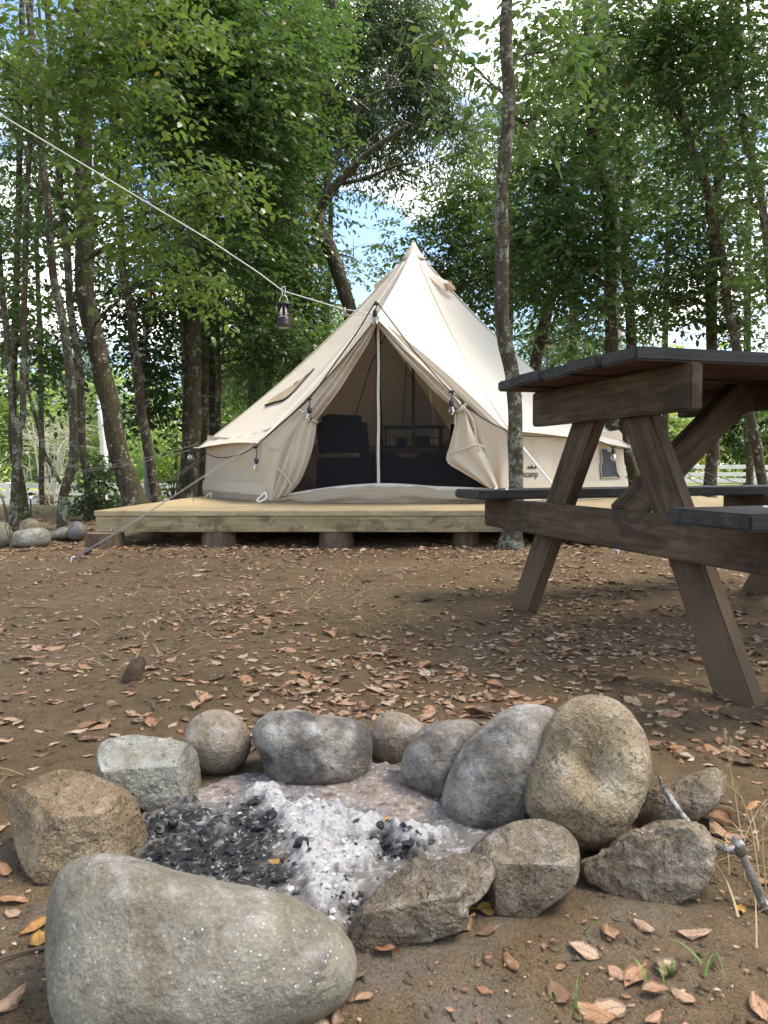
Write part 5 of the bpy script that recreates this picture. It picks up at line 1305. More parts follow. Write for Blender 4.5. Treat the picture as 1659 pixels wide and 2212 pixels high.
guy('lowest dark guy rope running right from the tent behind the table leg', [at(1348, 975, 7.3), at(1480, 1030, 7.3), at(1530, 1054, 7.3), at(1570, 1076, 7.3)], .0032, 'guyd')
# ================================================================ PICNIC TABLE
TL = Vector((0.41, 2.474, 0.0)); TRZ = R(16.5)
table = thing('picnic_table', 'heavy weathered picnic table with attached benches and charcoal-stained planks', 'table', TL, TRZ)
def member(name, p0, p1, w, t, mats, under=False, wdir='z', ch=0.005, side_rot=0.0, warp=0.0):
    """timber from p0 to p1 in table coordinates (x along the table, y across, z up); w in the vertical-ish direction, t thick"""
    p0, p1 = Vector(p0), Vector(p1); d = p1 - p0; L = d.length
    bm = bmesh.new(); bmesh.ops.create_cube(bm, size=1)
    for v in bm.verts: v.co = Vector((v.co.x * L, v.co.y * t, v.co.z * w))
    bmesh.ops.bevel(bm, geom=bm.edges[:], offset=ch, segments=2, affect='EDGES')
    me = bpy.data.meshes.new(name); bm.to_mesh(me); bm.free()
    for mt in mats: me.materials.append(mt)
    if under:
        for p in me.polygons:
            if p.normal.z < -0.6: p.material_index = 1
    ob = link(name, me, table, (p0 + p1) / 2)
    x = d.normalized()
    ref = Vector((0, 0, 1)) if wdir == 'z' else Vector((0, 1, 0))
    y = ref.cross(x).normalized(); z = x.cross(y)
    ob.rotation_euler = Matrix((x, y, z)).transposed().to_euler()
    return ob
# top: five planks
yw = 0.78 / 5
ends0 = [-.018, -.030, -.022, -.034, -.027]
for i in range(5):
    yc = 0.04 - yw * (i + 0.5)
    member('top_plank', (ends0[i], yc, .7635 + (.0015 if i % 2 else -.001)), (1.43 + random.uniform(-.01, .01), yc + random.uniform(-.002, .002), .7635 + (.001 if i % 2 else -.001)), .033, yw - .007, [M['black'], M['under']], under=True)
# benches
member('bench_plank', (-.070, -1.03, .391), (1.46, -1.03, .391), .034, .24, [M['black'], M['under']], under=True, ch=.006)
member('bench_plank', (-.005, .33, .391), (1.46, .33, .391), .034, .24, [M['black'], M['under']], under=True, ch=.006)
for xa, xl in ((.134, .174), (1.27, 1.23)):
    member('cross_beam', (xa, -.752, .688), (xa, .045, .688), .115, .038, [M['beam']])
    member('bench_beam', (xa, -1.135, .3175), (xa, .435, .3175), .110, .038, [M['beam']])
    for s0, s1 in ((-.235, .262), (.885, .437)):
        member('leg', (xl, -s0, -.075), (xl, -s1, .705), .118, .040, [M['legs']], wdir='y')
member('brace', (.21, -.35, .345), (.63, -.35, .725), .085, .060, [M['beam']])
member('brace', (1.19, -.35, .345), (.77, -.35, .725), .085, .060, [M['beam']])
member('centre_cleat', (.70, -.72, .706), (.70, .02, .706), .078, .040, [M['beam']])
for x_, y_ in ((.135, -.97), (.135, -1.08), (.136, .28), (.137, .38)):
    o = MB(); o.lathe([(0, .0035), (.004, .003), (.006, 0)], (0, 0, 0), 10); ob = o.build('nail_head', M['metal'], None); ob.parent = table; ob.location = (x_, y_, .4082)

# ================================================================ STONES
ICO = {}
def ico(sub):
    if sub not in ICO:
        bm = bmesh.new(); bmesh.ops.create_icosphere(bm, subdivisions=sub, radius=1)
        bm.verts.index_update()
        ICO[sub] = (np.array([v.co[:] for v in bm.verts]), [tuple(v.index for v in f.verts) for f in bm.faces]); bm.free()
    return ICO[sub]
ROCKS = []
def rock(name, label, outline, D, depth, mat, n=2.3, noise=(0.02, 0.006), planes=(), sub=5, seed=0, group='stones of the fire ring', cat='stone', dents=(), sharp=False, sm=3.0):
    pts = np.array(outline, float); c2 = pts.mean(0)
    ctr = (pts.max(0) + pts.min(0)) / 2; c2 = 0.5 * c2 + 0.5 * ctr
    c = at(c2[0], c2[1], D)
    w = (c - CAM).normalized(); rt = w.cross(Vector((0, 0, 1))).normalized(); up = rt.cross(w)
    ab = []
    for p in resample(list(map(tuple, pts)) + [tuple(pts[0])], 220):
        d = ray(*p); q = CAM + d * ((c - CAM).dot(w) / d.dot(w)) - c
        ab.append((q.dot(rt), q.dot(up)))
    ab = np.array(ab); th = np.arctan2(ab[:, 1], ab[:, 0]); r = np.hypot(ab[:, 0], ab[:, 1])
    o_ = np.argsort(th); th, r = th[o_], r[o_]
    tg = np.linspace(-math.pi, math.pi, 181)[:-1]
    rg = np.interp(tg, th, r, period=2 * math.pi)
    k = np.exp(-0.5 * (np.arange(-8, 9) / sm) ** 2); k /= k.sum()
    rg = np.convolve(np.concatenate([rg[-8:], rg, rg[:8]]), k, 'valid')
    V, Fc = ico(sub)
    q = np.hypot(V[:, 0], V[:, 1]); ang = np.arctan2(V[:, 1], V[:, 0]); f = V[:, 2]
    kk = 1 / (np.abs(q) ** n + np.abs(f) ** n) ** (1 / n)
    q2, f2 = q * kk, f * kk
    rr = np.interp(ang, tg, rg, period=2 * math.pi)
    A = rr * q2 * np.cos(ang); B = rr * q2 * np.sin(ang); Cc = f2 * depth
    P = np.stack([A, B, Cc], 1); sc = rg.mean()
    for pn, pd in planes:
        pn = np.array(pn, float); pn /= np.linalg.norm(pn)
        ex = P @ pn - pd * sc; P = P - np.maximum(ex, 0)[:, None] * pn * 0.96
    N = P / (np.linalg.norm(P, axis=1)[:, None] + 1e-9)
    for (da, db, dc), dr, dd in dents:
        cc = np.array([da, db, dc]) * sc; dist = np.linalg.norm(P - cc, axis=1) / (dr * sc)
        P = P - N * (np.exp(-dist ** 3.2) * dd * sc)[:, None]
    disp = np.empty(len(P))
    for i in range(len(P)):
        x, y, z = P[i] / sc
        s = seed * 7.7
        disp[i] = noise[0] * mnoise.noise((x * 1.6 + s, y * 1.6, z * 1.6)) + noise[1] * mnoise.noise((x * 5.2 + s, y * 5.2, z * 5.2)) * 1.3 + noise[1] * 0.6 * mnoise.noise((x * 14 + s, y * 14, z * 14)) 
    P = P + N * (disp * sc)[:, None]
    W = np.array(rt)[None] * P[:, :1] + np.array(up)[None] * P[:, 1:2] - np.array(w)[None] * P[:, 2:3]
    me = bpy.data.meshes.new(name); me.from_pydata(W.tolist(), [], Fc); me.materials.append(M[mat])
    me.polygons.foreach_set('use_smooth', [True] * len(me.polygons)); me.update()
    o = link(name, me, None, c)
    if sharp:
        pass
    ROCKS.append((c.x, c.y, rg.mean() * 0.95))
    return tag(o, label, cat, group)
rock('stone', 'largest smooth grey boulder at the front of the fire ring', [(116, 1975), (119, 1925), (130, 1880), (152, 1855), (190, 1845), (250, 1850), (320, 1866), (410, 1890), (510, 1913), (600, 1937), (668, 1962), (718, 1992), (748, 2035), (764, 2095), (762, 2142), (735, 2178), (650, 2215), (560, 2245), (400, 2275), (200, 2270), (128, 2225), (112, 2110)], .69, .105, 'boulder', n=2.9, noise=(.045, .008), seed=1, sub=6, dents=[((-.35, .05, .7), .35, .10)])
rock('stone', 'angular tan block with a broken flat front face at the left of the fire ring', [(14, 1755), (18, 1720), (45, 1700), (85, 1677), (135, 1661), (185, 1668), (232, 1688), (268, 1702), (292, 1735), (302, 1765), (320, 1790), (320, 1838), (300, 1864), (262, 1884), (220, 1900), (110, 1915), (60, 1892), (33, 1830)], .93, .105, 'tan', n=3.2, noise=(.05, .022), seed=2, sub=6,
     planes=[((-.1, -.30, 1), .74), ((0, .85, .62), .60), ((.75, -.1, .7), .80), ((-.8, .1, .55), .78), ((.55, .75, .3), .80)], sm=1.5)
rock('stone', 'blocky pale green-grey stone between the tan block and the round stone', [(206, 1645), (213, 1610), (238, 1595), (290, 1589), (350, 1597), (403, 1604), (426, 1622), (434, 1660), (436, 1702), (424, 1735), (390, 1758), (330, 1758), (290, 1740), (240, 1718), (211, 1682)], 1.10, .085, 'green', n=3.0, noise=(.05, .016), seed=3, planes=[((.05, .75, .75), .72), ((.9, .0, .5), .92), ((0, -.3, 1), .86)], sub=6)
rock('stone', 'nearly spherical brown stone at the back left of the fire ring', [(469 + 74 * math.cos(a), 1604 + 71 * math.sin(a)) for a in np.linspace(0, 2 * math.pi, 17)[:-1]], 1.21, .058, 'pebble', n=2.1, noise=(.05, .010), seed=4)
rock('stone', 'wide grey stone with a cracked shoulder at the back of the fire ring', [(545, 1590), (551, 1565), (580, 1542), (630, 1534), (700, 1544), (760, 1554), (795, 1566), (804, 1600), (804, 1640), (796, 1682), (760, 1698), (700, 1708), (640, 1712), (600, 1700), (576, 1677), (571, 1645), (553, 1622)], 1.18, .085, 'grey', n=2.6, noise=(.06, .014), seed=5, sub=6, dents=[((-.75, -.1, .55), .22, .16), ((-.15, .05, .8), .16, .07), ((-.35, .0, .75), .14, .06)])
rock('stone', 'small pinkish-tan stone wedged behind, between the wide stone and the grey oval', [(797, 1588), (813, 1552), (840, 1537), (872, 1540), (902, 1556), (918, 1575), (900, 1610), (870, 1645), (845, 1668), (812, 1656), (799, 1628)], 1.28, .065, 'pebble', n=2.2, noise=(.06, .010), seed=6)
rock('stone', 'dark grey oval stone leaning right, with black specks on its crown', [(866, 1655), (880, 1610), (905, 1580), (950, 1560), (1000, 1555), (1030, 1564), (1044, 1580), (1022, 1640), (992, 1690), (962, 1733), (935, 1740), (900, 1718), (872, 1692)], 1.12, .065, 'grey', n=2.3, noise=(.055, .010), seed=7, dents=[((.25, -.1, .85), .25, .06)])
rock('stone', 'large tilted grey oval boulder behind the tallest tan one', [(954, 1735), (960, 1690), (985, 1640), (1020, 1594), (1060, 1555), (1110, 1530), (1160, 1524), (1205, 1534), (1215, 1580), (1200, 1660), (1170, 1745), (1115, 1795), (1055, 1820), (1003, 1832), (975, 1795)], 1.05, .085, 'grey', n=2.3, noise=(.06, .012), seed=8, sub=6)
rock('stone', 'tallest boulder, tan and pitted, standing on end at the right of the fire ring', [(1129, 1745), (1140, 1690), (1160, 1640), (1180, 1580), (1205, 1535), (1240, 1508), (1282, 1499), (1332, 1515), (1377, 1560), (1403, 1610), (1406, 1670), (1387, 1730), (1367, 1772), (1332, 1820), (1290, 1838), (1250, 1835), (1200, 1795), (1150, 1772)], .985, .085, 'tanrough', n=2.4, noise=(.05, .016), seed=9, sub=6, dents=[((.20, .24, .85), .52, .24), ((.10, .0, .85), .30, .16), ((-.15, -.62, .75), .12, .18), ((-.5, .35, .7), .25, .06)])
rock('stone', 'low flat-topped brown stone in front of the two leaning boulders', [(1008, 1842), (1040, 1813), (1080, 1789), (1130, 1771), (1180, 1771), (1226, 1790), (1249, 1830), (1251, 1882), (1240, 1918), (1200, 1945), (1165, 1975), (1140, 1998), (1100, 2005), (1070, 1990), (1058, 1945), (1035, 1900)], .84, .07, 'jag', n=2.5, noise=(.04, .010), seed=10, sub=6, planes=[((.15, .8, .65), .78), ((.3, -.5, .85), .80)])
rock('stone', 'jagged split stone with a deep notch at the front right of the fire ring', [(755, 1995), (790, 1950), (830, 1905), (880, 1868), (918, 1838), (929, 1860), (980, 1848), (1040, 1840), (1072, 1872), (1076, 1890), (1050, 1930), (1012, 1960), (1006, 2000), (960, 2024), (880, 2048), (820, 2078), (775, 2080), (753, 2035)], .77, .06, 'jag', n=3.2, noise=(.07, .030), seed=11, sub=6, planes=[((-.1, .75, .75), .52), ((.15, -.5, .9), .62), ((.7, .1, .7), .95)], sm=1.2, dents=[((.75, .05, .5), .14, .20), ((.1, .35, .5), .12, .10)])
rock('stone', 'rough pebbly lump of broken concrete right of the flat-topped stone', [(1250, 1852), (1298, 1850), (1330, 1818), (1362, 1800), (1420, 1780), (1480, 1774), (1530, 1800), (1546, 1850), (1540, 1893), (1500, 1936), (1430, 1958), (1350, 1950), (1300, 1922), (1258, 1893)], .875, .075, 'conc', n=2.6, noise=(.10, .055), seed=12, sub=6, sm=1.5, planes=[((.0, -.2, 1), .75)])
rock('stone', 'rough low stone behind the concrete lump under the fallen stick', [(1368, 1765), (1400, 1712), (1450, 1690), (1500, 1670), (1545, 1661), (1563, 1680), (1556, 1732), (1500, 1772), (1430, 1802), (1380, 1806)], 1.045, .06, 'conc', n=2.6, noise=(.10, .04), seed=13, sm=1.5)
rock('boulder', 'large dark boulder cut by the left edge, beside the long pale one', [(4 + 24 * math.cos(a), 1156 + 29 * math.sin(a)) for a in np.linspace(0, 2 * math.pi, 13)[:-1]], 4.65, .12, 'boulder', noise=(.05, .01), seed=14, group='boulders left of the deck', sub=4)
rock('boulder', 'long pale boulder lying in front of the others left of the deck', [(21, 1166), (30, 1150), (60, 1142), (92, 1140), (108, 1150), (111, 1165), (100, 1180), (60, 1187), (27, 1183)], 4.7, .13, 'green', n=2.4, noise=(.05, .01), seed=15, group='boulders left of the deck', sub=5)
rock('boulder', 'tan rounded boulder behind the long pale one', [(45, 1142), (50, 1125), (65, 1119), (85, 1127), (95, 1142), (80, 1152), (52, 1152)], 5.25, .10, 'tanrough', noise=(.05, .01), seed=16, group='boulders left of the deck', sub=4)
rock('boulder', 'low mossy boulder between the long pale one and the blue-grey one', [(106, 1157), (120, 1145), (140, 1138), (157, 1148), (161, 1164), (130, 1168), (108, 1167)], 5.05, .11, 'boulder', noise=(.06, .015), seed=17, group='boulders left of the deck', sub=4)
rock('boulder', 'blue-grey rounded boulder nearest the deck corner', [(145, 1147), (154, 1131), (168, 1126), (184, 1137), (188, 1152), (178, 1166), (153, 1165)], 4.98, .09, 'slate', noise=(.05, .008), seed=18, group='boulders left of the deck', sub=4)
rock('pebble', 'small grey pebble lying in the dirt at the lower right', [(1529 + 15 * math.cos(a), 2046 + 13 * math.sin(a)) for a in np.linspace(0, 2 * math.pi, 9)[:-1]], .77, .008, 'slate', seed=19, sub=3, group='loose pebbles')
rock('pebble', 'small pale pebble beside the jagged stone', [(962 + 10 * math.cos(a), 2030 + 8 * math.sin(a)) for a in np.linspace(0, 2 * math.pi, 9)[:-1]], .775, .006, 'grey', seed=20, sub=3, group='loose pebbles')

# ================================================================ FIRE PIT ASH
ac = Vector((-.065, .995, 0)); nxa, nya = 210, 170; rx_, ry_ = .335, .255
xa = np.linspace(-rx_, rx_, nxa); ya = np.linspace(-ry_, ry_, nya); XA, YA = np.meshgrid(xa, ya)
rad = np.sqrt((XA / rx_) ** 2 + (YA / ry_) ** 2)
WX, WY = XA + ac.x, YA + ac.y
def blobs_field(lst):
    f = np.zeros_like(WX)
    for px, py, s in lst:
        p = on_z(px, py, .012); f = np.maximum(f, np.exp(-(((WX - p.x) / s) ** 2 + ((WY - p.y) / (s * 1.1)) ** 2)))
    return f
white = blobs_field([(690, 1795, .055), (650, 1760, .035), (700, 1870, .045), (770, 1850, .035), (600, 1745, .03), (720, 1930, .035), (560, 1720, .03), (900, 1810, .035), (745, 2000, .03), (780, 1790, .035)])
black = blobs_field([(430, 1830, .07), (370, 1845, .055), (490, 1860, .065), (540, 1800, .05), (840, 1840, .034), (880, 1850, .022), (770, 1965, .03), (380, 1775, .045), (500, 1780, .055), (590, 1900, .03), (560, 1640, .02), (640, 1840, .02)])
pink = blobs_field([(800, 1715, .05), (730, 1710, .04), (870, 1735, .045), (900, 1700, .04), (470, 1710, .035)])
nz1 = vnoise(WX * 60, WY * 60, 21) + .6 * vnoise(WX * 140, WY * 140, 22); nz2 = vnoise(WX * 18, WY * 18, 23)
nz3 = vnoise(WX * 38, WY * 38, 25) + .7 * vnoise(WX * 90, WY * 90, 26) + .5 * vnoise(WX * 200, WY * 200, 27)
wq = smooth((white * 1.1 + .45 * nz2 + .55 * nz3 - .22) / .62); bq = smooth((black * 1.25 + .5 * nz2 + .7 * nz1 + .3 * nz3 - .28) / .55); pq = smooth((pink + .3 * nz2 - .25) / .4)
base = np.array([.215, .196, .176]); colr = np.ones(WX.shape + (3,)) * base * (1 + .35 * nz1)[..., None]
mixc = lambda a, b, t: a * (1 - t[..., None]) + np.array(b) * t[..., None]
colr = mixc(colr, [.36, .275, .225], pq * .85); colr = mixc(colr, [.028, .027, .027], bq * .95); colr = mixc(colr, [.57, .55, .52], wq * .9); spk = smooth((vnoise(WX * 170, WY * 170, 28) - .22) / .15); colr = mixc(colr, [.60, .575, .54], spk * .65 * (1 - .5 * bq)); spb = smooth((vnoise(WX * 120, WY * 120, 29) - .27) / .12); colr = mixc(colr, [.05, .048, .046], spb * .6)
edge = smooth((rad - .78) / .2); colr = mixc(colr, [.17, .125, .09], edge)
colr = np.clip(colr, .01, .8)
ZA = .016 * smooth((1 - rad) / .35) - .014 * edge + .010 * wq + .010 * np.maximum(nz2, 0) * (1 - edge) + (.0045 + .006 * wq + .006 * bq) * (nz1 + .5 * nz3) * (1 - edge)
ZA = ZA + np.array([gz(WX, WY)])[0]
co = np.stack([WX, WY, ZA], -1).reshape(-1, 3)
iq = np.arange((nya - 1) * (nxa - 1)); r1, c1 = iq // (nxa - 1), iq % (nxa - 1)
keep = ((rad[:-1, :-1] < .985).ravel()); r1, c1 = r1[keep], c1[keep]
qd = np.stack([r1 * nxa + c1, r1 * nxa + c1 + 1, (r1 + 1) * nxa + c1 + 1, (r1 + 1) * nxa + c1], 1)
me = bpy.data.meshes.new('ash_bed'); np_mesh(me, co, qd.ravel(), np.arange(len(qd)) * 4, [M['ash']])
at_ = me.attributes.new('tint', 'FLOAT_COLOR', 'POINT'); at_.data.foreach_set('color', np.concatenate([colr.reshape(-1, 3), np.ones((nxa * nya, 1))], 1).astype(np.float32).ravel())
ash = link('ash_bed', me); tag(ash, 'grey and white ash bed inside the ring of stones', 'ash', kind='stuff')
def ash_z(x, y):
    i = int(round((y - ac.y + ry_) / (2 * ry_) * (nya - 1))); j = int(round((x - ac.x + rx_) / (2 * rx_) * (nxa - 1)))
    return float(ZA[min(max(i, 0), nya - 1), min(max(j, 0), nxa - 1)])
# charcoal: larger fragments as things, crumbs as one mass; flakes of white ash
rng = np.random.default_rng(5)
def chunk(mb, p, s, m=0, flat=.6):
    V, Fc = ico(1); q_ = rng.normal(size=3) * .35
    rot = np.array(Matrix.Rotation(rng.uniform(0, 6.28), 3, 'Z') @ Matrix.Rotation(rng.uniform(-.5, .5), 3, 'X'))
    jit = 1 + .35 * rng.normal(size=(len(V), 1)).clip(-1, 1)
    W = (V * jit * np.array([1.35, .8, flat]) * s) @ rot.T + np.array(p)
    mb.add(W.tolist(), Fc, m)
spots = [(430, 1830, 60, 45), (380, 1845, 50, 30), (490, 1865, 70, 30), (545, 1800, 40, 30), (850, 1840, 50, 18), (770, 1965, 40, 30), (335, 1775, 25, 20), (590, 1890, 50, 25)]
crumb = MB(); flake = MB()
for i in range(600):
    x, y, sx, sy = spots[rng.integers(len(spots))]; p = on_z(x + rng.normal() * sx * .85, y + rng.normal() * sy * .85, .012)
    if abs(p.x - ac.x) > rx_ * .85 or abs(p.y - ac.y) > ry_ * .85: continue
    chunk(crumb, (p.x, p.y, ash_z(p.x, p.y) + .001), (.0007 + .0036 * rng.random() ** 2.5))
for i in range(220):
    sp = [(690, 1800, 70, 45), (650, 1760, 50, 25), (720, 1880, 60, 40), (770, 1840, 50, 30), (730, 1960, 35, 40)][rng.integers(5)]
    p = on_z(sp[0] + rng.normal() * sp[2] * .9, sp[1] + rng.normal() * sp[3] * .9, .015)
    chunk(flake, (p.x, p.y, ash_z(p.x, p.y) + .001), (.0006 + .0034 * rng.random() ** 3), flat=.6)
o = crumb.build('charcoal_crumbs', M['char']); tag(o, 'black charcoal crumbs scattered in the ash', 'charcoal', kind='stuff')
o = flake.build('ash_flakes', M['flake']); tag(o, 'crumbling white ash flakes heaped in the fire ring', 'ash', kind='stuff')
for k, (px, py, s) in enumerate([(862, 1848, .020), (838, 1832, .014), (885, 1842, .014), (650, 1842, .022), (585, 1765, .018), (545, 1735, .014), (560, 1780, .014), (500, 1835, .013), (440, 1800, .014), (375, 1775, .016), (400, 1850, .014), (350, 1835, .015), (470, 1870, .013), (540, 1870, .012), (600, 1905, .012), (770, 1975, .012), (820, 1800, .013), (335, 1760, .015)]):
    p = on_z(px, py, .018); o = MB(); V, Fc = ico(2)
    rot = np.array(Matrix.Rotation(rng.uniform(0, 6.28), 3, 'Z'))
    d_ = np.array([1 + .28 * mnoise.noise(Vector(v * 2.1) + Vector((k * 3.3, 0, 0))) for v in V])[:, None]
    W = V * d_ * np.array([1.5, .85, .5]) * s * .66
    for n_ in rng.normal(size=(11, 3)):
        n_ /= np.linalg.norm(n_); ex = W @ n_ - rng.uniform(.30, .5) * s; W = W - np.maximum(ex, 0)[:, None] * n_
    o.add((W @ rot.T).tolist(), Fc)
    ob = o.build('charcoal', M['char'], None); ob.location = (p.x, p.y, ash_z(p.x, p.y) + s * .2)
    tag(ob, 'black charred lump of wood lying in the ash of the fire ring', 'charcoal', 'charred lumps in the fire ring')

# ================================================================ FALLEN LEAVES
rng = np.random.default_rng(17)
def dryleaf(L, wf, curl, bend, twist, lobes):
    """one curled leaf as a 7 x 5 grid"""
    us = np.array([-.24, -.02, .06, .18, .32, .47, .62, .76, .88, 1.0]); ws = np.array([.035, .045, .46, .80, .98, 1.0, .87, .63, .36, .02]); ws = ws * (1 + lobes * rng.normal(size=10) * .16)
    vs = []
    ph = rng.uniform(0, 6.28)
    for u, w in zip(us, ws):
        for t in np.linspace(-1, 1, 5):
            x = (u - .5) * L; y = t * w * L * wf * .5
            z = curl * (t * t) * w * L * .30 + bend * L * ((u - .5) ** 2) + twist * t * (u - .5) * L * .5 + .035 * L * math.sin(u * 9 + t * 3 + ph)
            z -= (1 - abs(t)) ** 4 * .012 * L
            vs.append((x, y, z))
    vs = np.array(vs); vs[:, 2] -= vs[:, 2].min() * 0.65 + vs[:, 2].mean() * .35; return vs
LVC = np.zeros((50, 4), np.float32); LVC[:, 3] = 1
for i_, u_ in enumerate([-.24, -.02, .06, .18, .32, .47, .62, .76, .88, 1.0]):
    for j_, t_ in enumerate(np.linspace(-1, 1, 5)): LVC[i_ * 5 + j_, :3] = (u_, abs(t_), 1)
LF = [(i * 5 + j, i * 5 + j + 1, (i + 1) * 5 + j + 1, (i + 1) * 5 + j) for i in range(9) for j in range(4)]
variants = []
for k in range(40):
    variants.append(dryleaf(1.0, rng.uniform(.40, .68), rng.normal() * .30, rng.normal() * .17, rng.normal() * .20, .55))
cand = []
def place(x, y, s, tint=None, lift=.001, tilt=.09):
    cand.append((x, y, s, rng.uniform(0, 6.283), rng.normal() * tilt, rng.normal() * tilt, rng.integers(40), (rng.random() * (.93 if rng.random() < .975 else 1.0)) if tint is None else tint, lift))
def blocked(x, y):
    if ((x - ac.x) / .36) ** 2 + ((y - ac.y) / .30) ** 2 < 1: return True
    return any((x - a) ** 2 + (y - b) ** 2 < (r_ * .8) ** 2 for a, b, r_ in ROCKS)
n_try = 0
while len(cand) < 6300 and n_try < 120000:
    n_try += 1
    y = rng.uniform(.62, 5.6); x = rng.uniform(-.62 * y - .25, .62 * y + .3)
    nz_ = float(vnoise(x * 1.7, y * 1.2, 31)) + .6 * float(vnoise(x * 4.5, y * 3.5, 32))
    dens = .24 + 1.2 * max(0, nz_ + .05)
    if y < .95: dens *= .07
    elif y < 1.25: dens *= .5
    elif y < 2.3: dens *= 1.25 * (1.15 if x > -.5 else .9)
    if 2.6 < y < 4.0 and x < .6: dens *= .42
    if y > 3.95: dens *= 1.5
    if y > 4.75 and x > -1.9: dens *= .4
    if x > .75 and 1.2 < y < 2.0: dens *= .55
    if rng.random() > dens or blocked(x, y): continue
    s = rng.gamma(4.5, .022 / 4.5) + .007 * (1.0 if y < 3.5 else 1.12)
    place(x, y, min(s, .085), None if y < 3.9 else rng.random() ** .8 * .85)
# leaves singled out from the photograph
hand = [(1067, 1960, .055, .999), (1065, 1912, .05, .5), (940, 2015, .05, .42), (1000, 2000, .05, .45), (825, 2050, .05, .30), (75, 2000, .05, .95), (85, 2025, .045, .97), (1600, 1948, .028, .97), (1390, 1995, .045, .62), (1320, 2005, .05, .33), (1260, 2045, .05, .70), (1340, 2100, .036, .52), (1415, 2140, .036, .5), (1475, 2150, .036, .58), (1285, 2185, .06, .45), (1310, 2175, .055, .62), (1410, 2200, .035, .5), (1640, 2180, .05, .5), (785, 2150, .03, .5), (655, 1470, .075, .53), (690, 1478, .06, .40), (955, 1415, .055, .86), (1050, 2010, .04, .1), (1180, 1950, .045, .3), (1540, 1745, .075, .34), (1575, 1780, .06, .5), (1500, 2010, .05, .6), (1205, 2140, .05, .2), (1455, 1580, .05, .95), (1050, 2140, .03, .3), (20, 2170, .06, .55), (30, 1940, .05, .35), (10, 1870, .05, .4), (285, 2200, .05, .3), (1105, 2075, .05, .25), (1440, 2080, .04, .68)]
for px, py, s, t in hand:
    p = on_z(px, py, .005); place(p.x, p.y, s * .68, t, .002)
for px, py, s, t in ((836, 1767, .018, .98), (597, 1850, .022, .95)):   # two yellow leaves on the ash
    p = on_z(px, py, .02); place(p.x, p.y, s, t, ash_z(p.x, p.y) - G(p.x, p.y) + .003)
def leaf_xform(c):
    x, y, s, a, tx, ty, k, t, lift = c
    return Matrix.Translation((x, y, G(x, y) + lift)) @ Matrix.Rotation(a, 4, 'Z') @ Matrix.Rotation(tx, 4, 'X') @ Matrix.Rotation(ty, 4, 'Y') @ Matrix.Scale(s, 4)
def in_view(c):
    px, py = to_px((c[0], c[1], G(c[0], c[1]))); return 5 < px < 1654 and 1100 < py < 2208
order = sorted(range(len(cand)), key=lambda i: -(cand[i][2] / cand[i][1]) if in_view(cand[i]) else 0)
single = set(order[:290])
vm = {}
for i in sorted(single):
    c = cand[i]; tb = round(c[7] * 16) / 16 if c[7] < .93 else c[7]
    key = (c[6] % 14, tb)
    if key not in vm:
        me = bpy.data.meshes.new('fallen_leaf'); me.from_pydata(variants[key[0]].tolist(), [], LF); me.materials.append(M['dry'])
        a_ = me.attributes.new('tint', 'FLOAT', 'POINT'); a_.data.foreach_set('value', np.full(50, tb, np.float32)); l_ = me.attributes.new('lv', 'FLOAT_COLOR', 'POINT'); l_.data.foreach_set('color', LVC.ravel()); me.polygons.foreach_set('use_smooth', [True] * len(LF)); vm[key] = me
    o = link('fallen_leaf', vm[key], ground); o.matrix_local = leaf_xform(c)
VV = []; TT = []
for i, c in enumerate(cand):
    if i in single: continue
    m4 = np.array(leaf_xform(c)); v = variants[c[6]].reshape(10, 5, 3)[:, ::2].reshape(-1, 3); VV.append(v @ m4[:3, :3].T + m4[:3, 3]); TT.append(np.full(30, c[7], np.float32))
n_ = len(VV); lf = np.array([(i * 3 + j, i * 3 + j + 1, (i + 1) * 3 + j + 1, (i + 1) * 3 + j) for i in range(9) for j in range(2)])
loops = (lf[None] + (np.arange(n_) * 30)[:, None, None]).reshape(-1)
me = bpy.data.meshes.new('leaf_litter'); np_mesh(me, np.concatenate(VV), loops, np.arange(n_ * 18) * 4, [M['dry']])
a_ = me.attributes.new('tint', 'FLOAT', 'POINT'); a_.data.foreach_set('value', np.concatenate(TT))
l_ = me.attributes.new('lv', 'FLOAT_COLOR', 'POINT'); l_.data.foreach_set('color', np.tile(LVC.reshape(10, 5, 4)[:, ::2].reshape(-1, 4), (n_, 1)).ravel())
o = link('leaf_litter', me, ground); o['kind'] = 'stuff'
# litter under the trees behind, and crumbs of leaf in the foreground
VV = []; TT = []
tiny = np.array([(-.5, 0, 0), (0, -.3, .05), (.5, 0, .02), (0, .3, .06)])
for k in range(15000):
    if k < 9500:
        y = rng.uniform(.62, 4.6); x = rng.uniform(-.6 * y - .2, .6 * y + .2); s = (.002 + .009 * rng.random() ** 2) if y < 1.35 else (.003 + .022 * rng.random() ** 2.2)
        if blocked(x, y) or float(vnoise(x * 2.1, y * 2.1, 33)) + .25 * rng.random() < .0: continue
    else:
        y = 4.4 + rng.random() ** 1.5 * 8; x = rng.uniform(-.6 * y, .6 * y + .3); s = rng.uniform(.03, .08)
        if y > DL.y + .5 and -1.85 < x < 2.5 and y < 9.6 and rng.random() < .8: continue
    a = rng.uniform(0, 6.28); ca, sa = math.cos(a), math.sin(a); v = tiny * s
    VV.append(np.stack([v[:, 0] * ca - v[:, 1] * sa + x, v[:, 0] * sa + v[:, 1] * ca + y, v[:, 2] * rng.uniform(-2, 4) + G(x, y) + .003], 1)); TT.append(np.full(4, rng.random() * .9, np.float32))
n_ = len(VV); me = bpy.data.meshes.new('leaf_crumbs'); np_mesh(me, np.concatenate(VV), np.arange(n_ * 4), np.arange(n_) * 4, [M['dry']], smooth_=False)
a_ = me.attributes.new('tint', 'FLOAT', 'POINT'); a_.data.foreach_set('value', np.concatenate(TT))
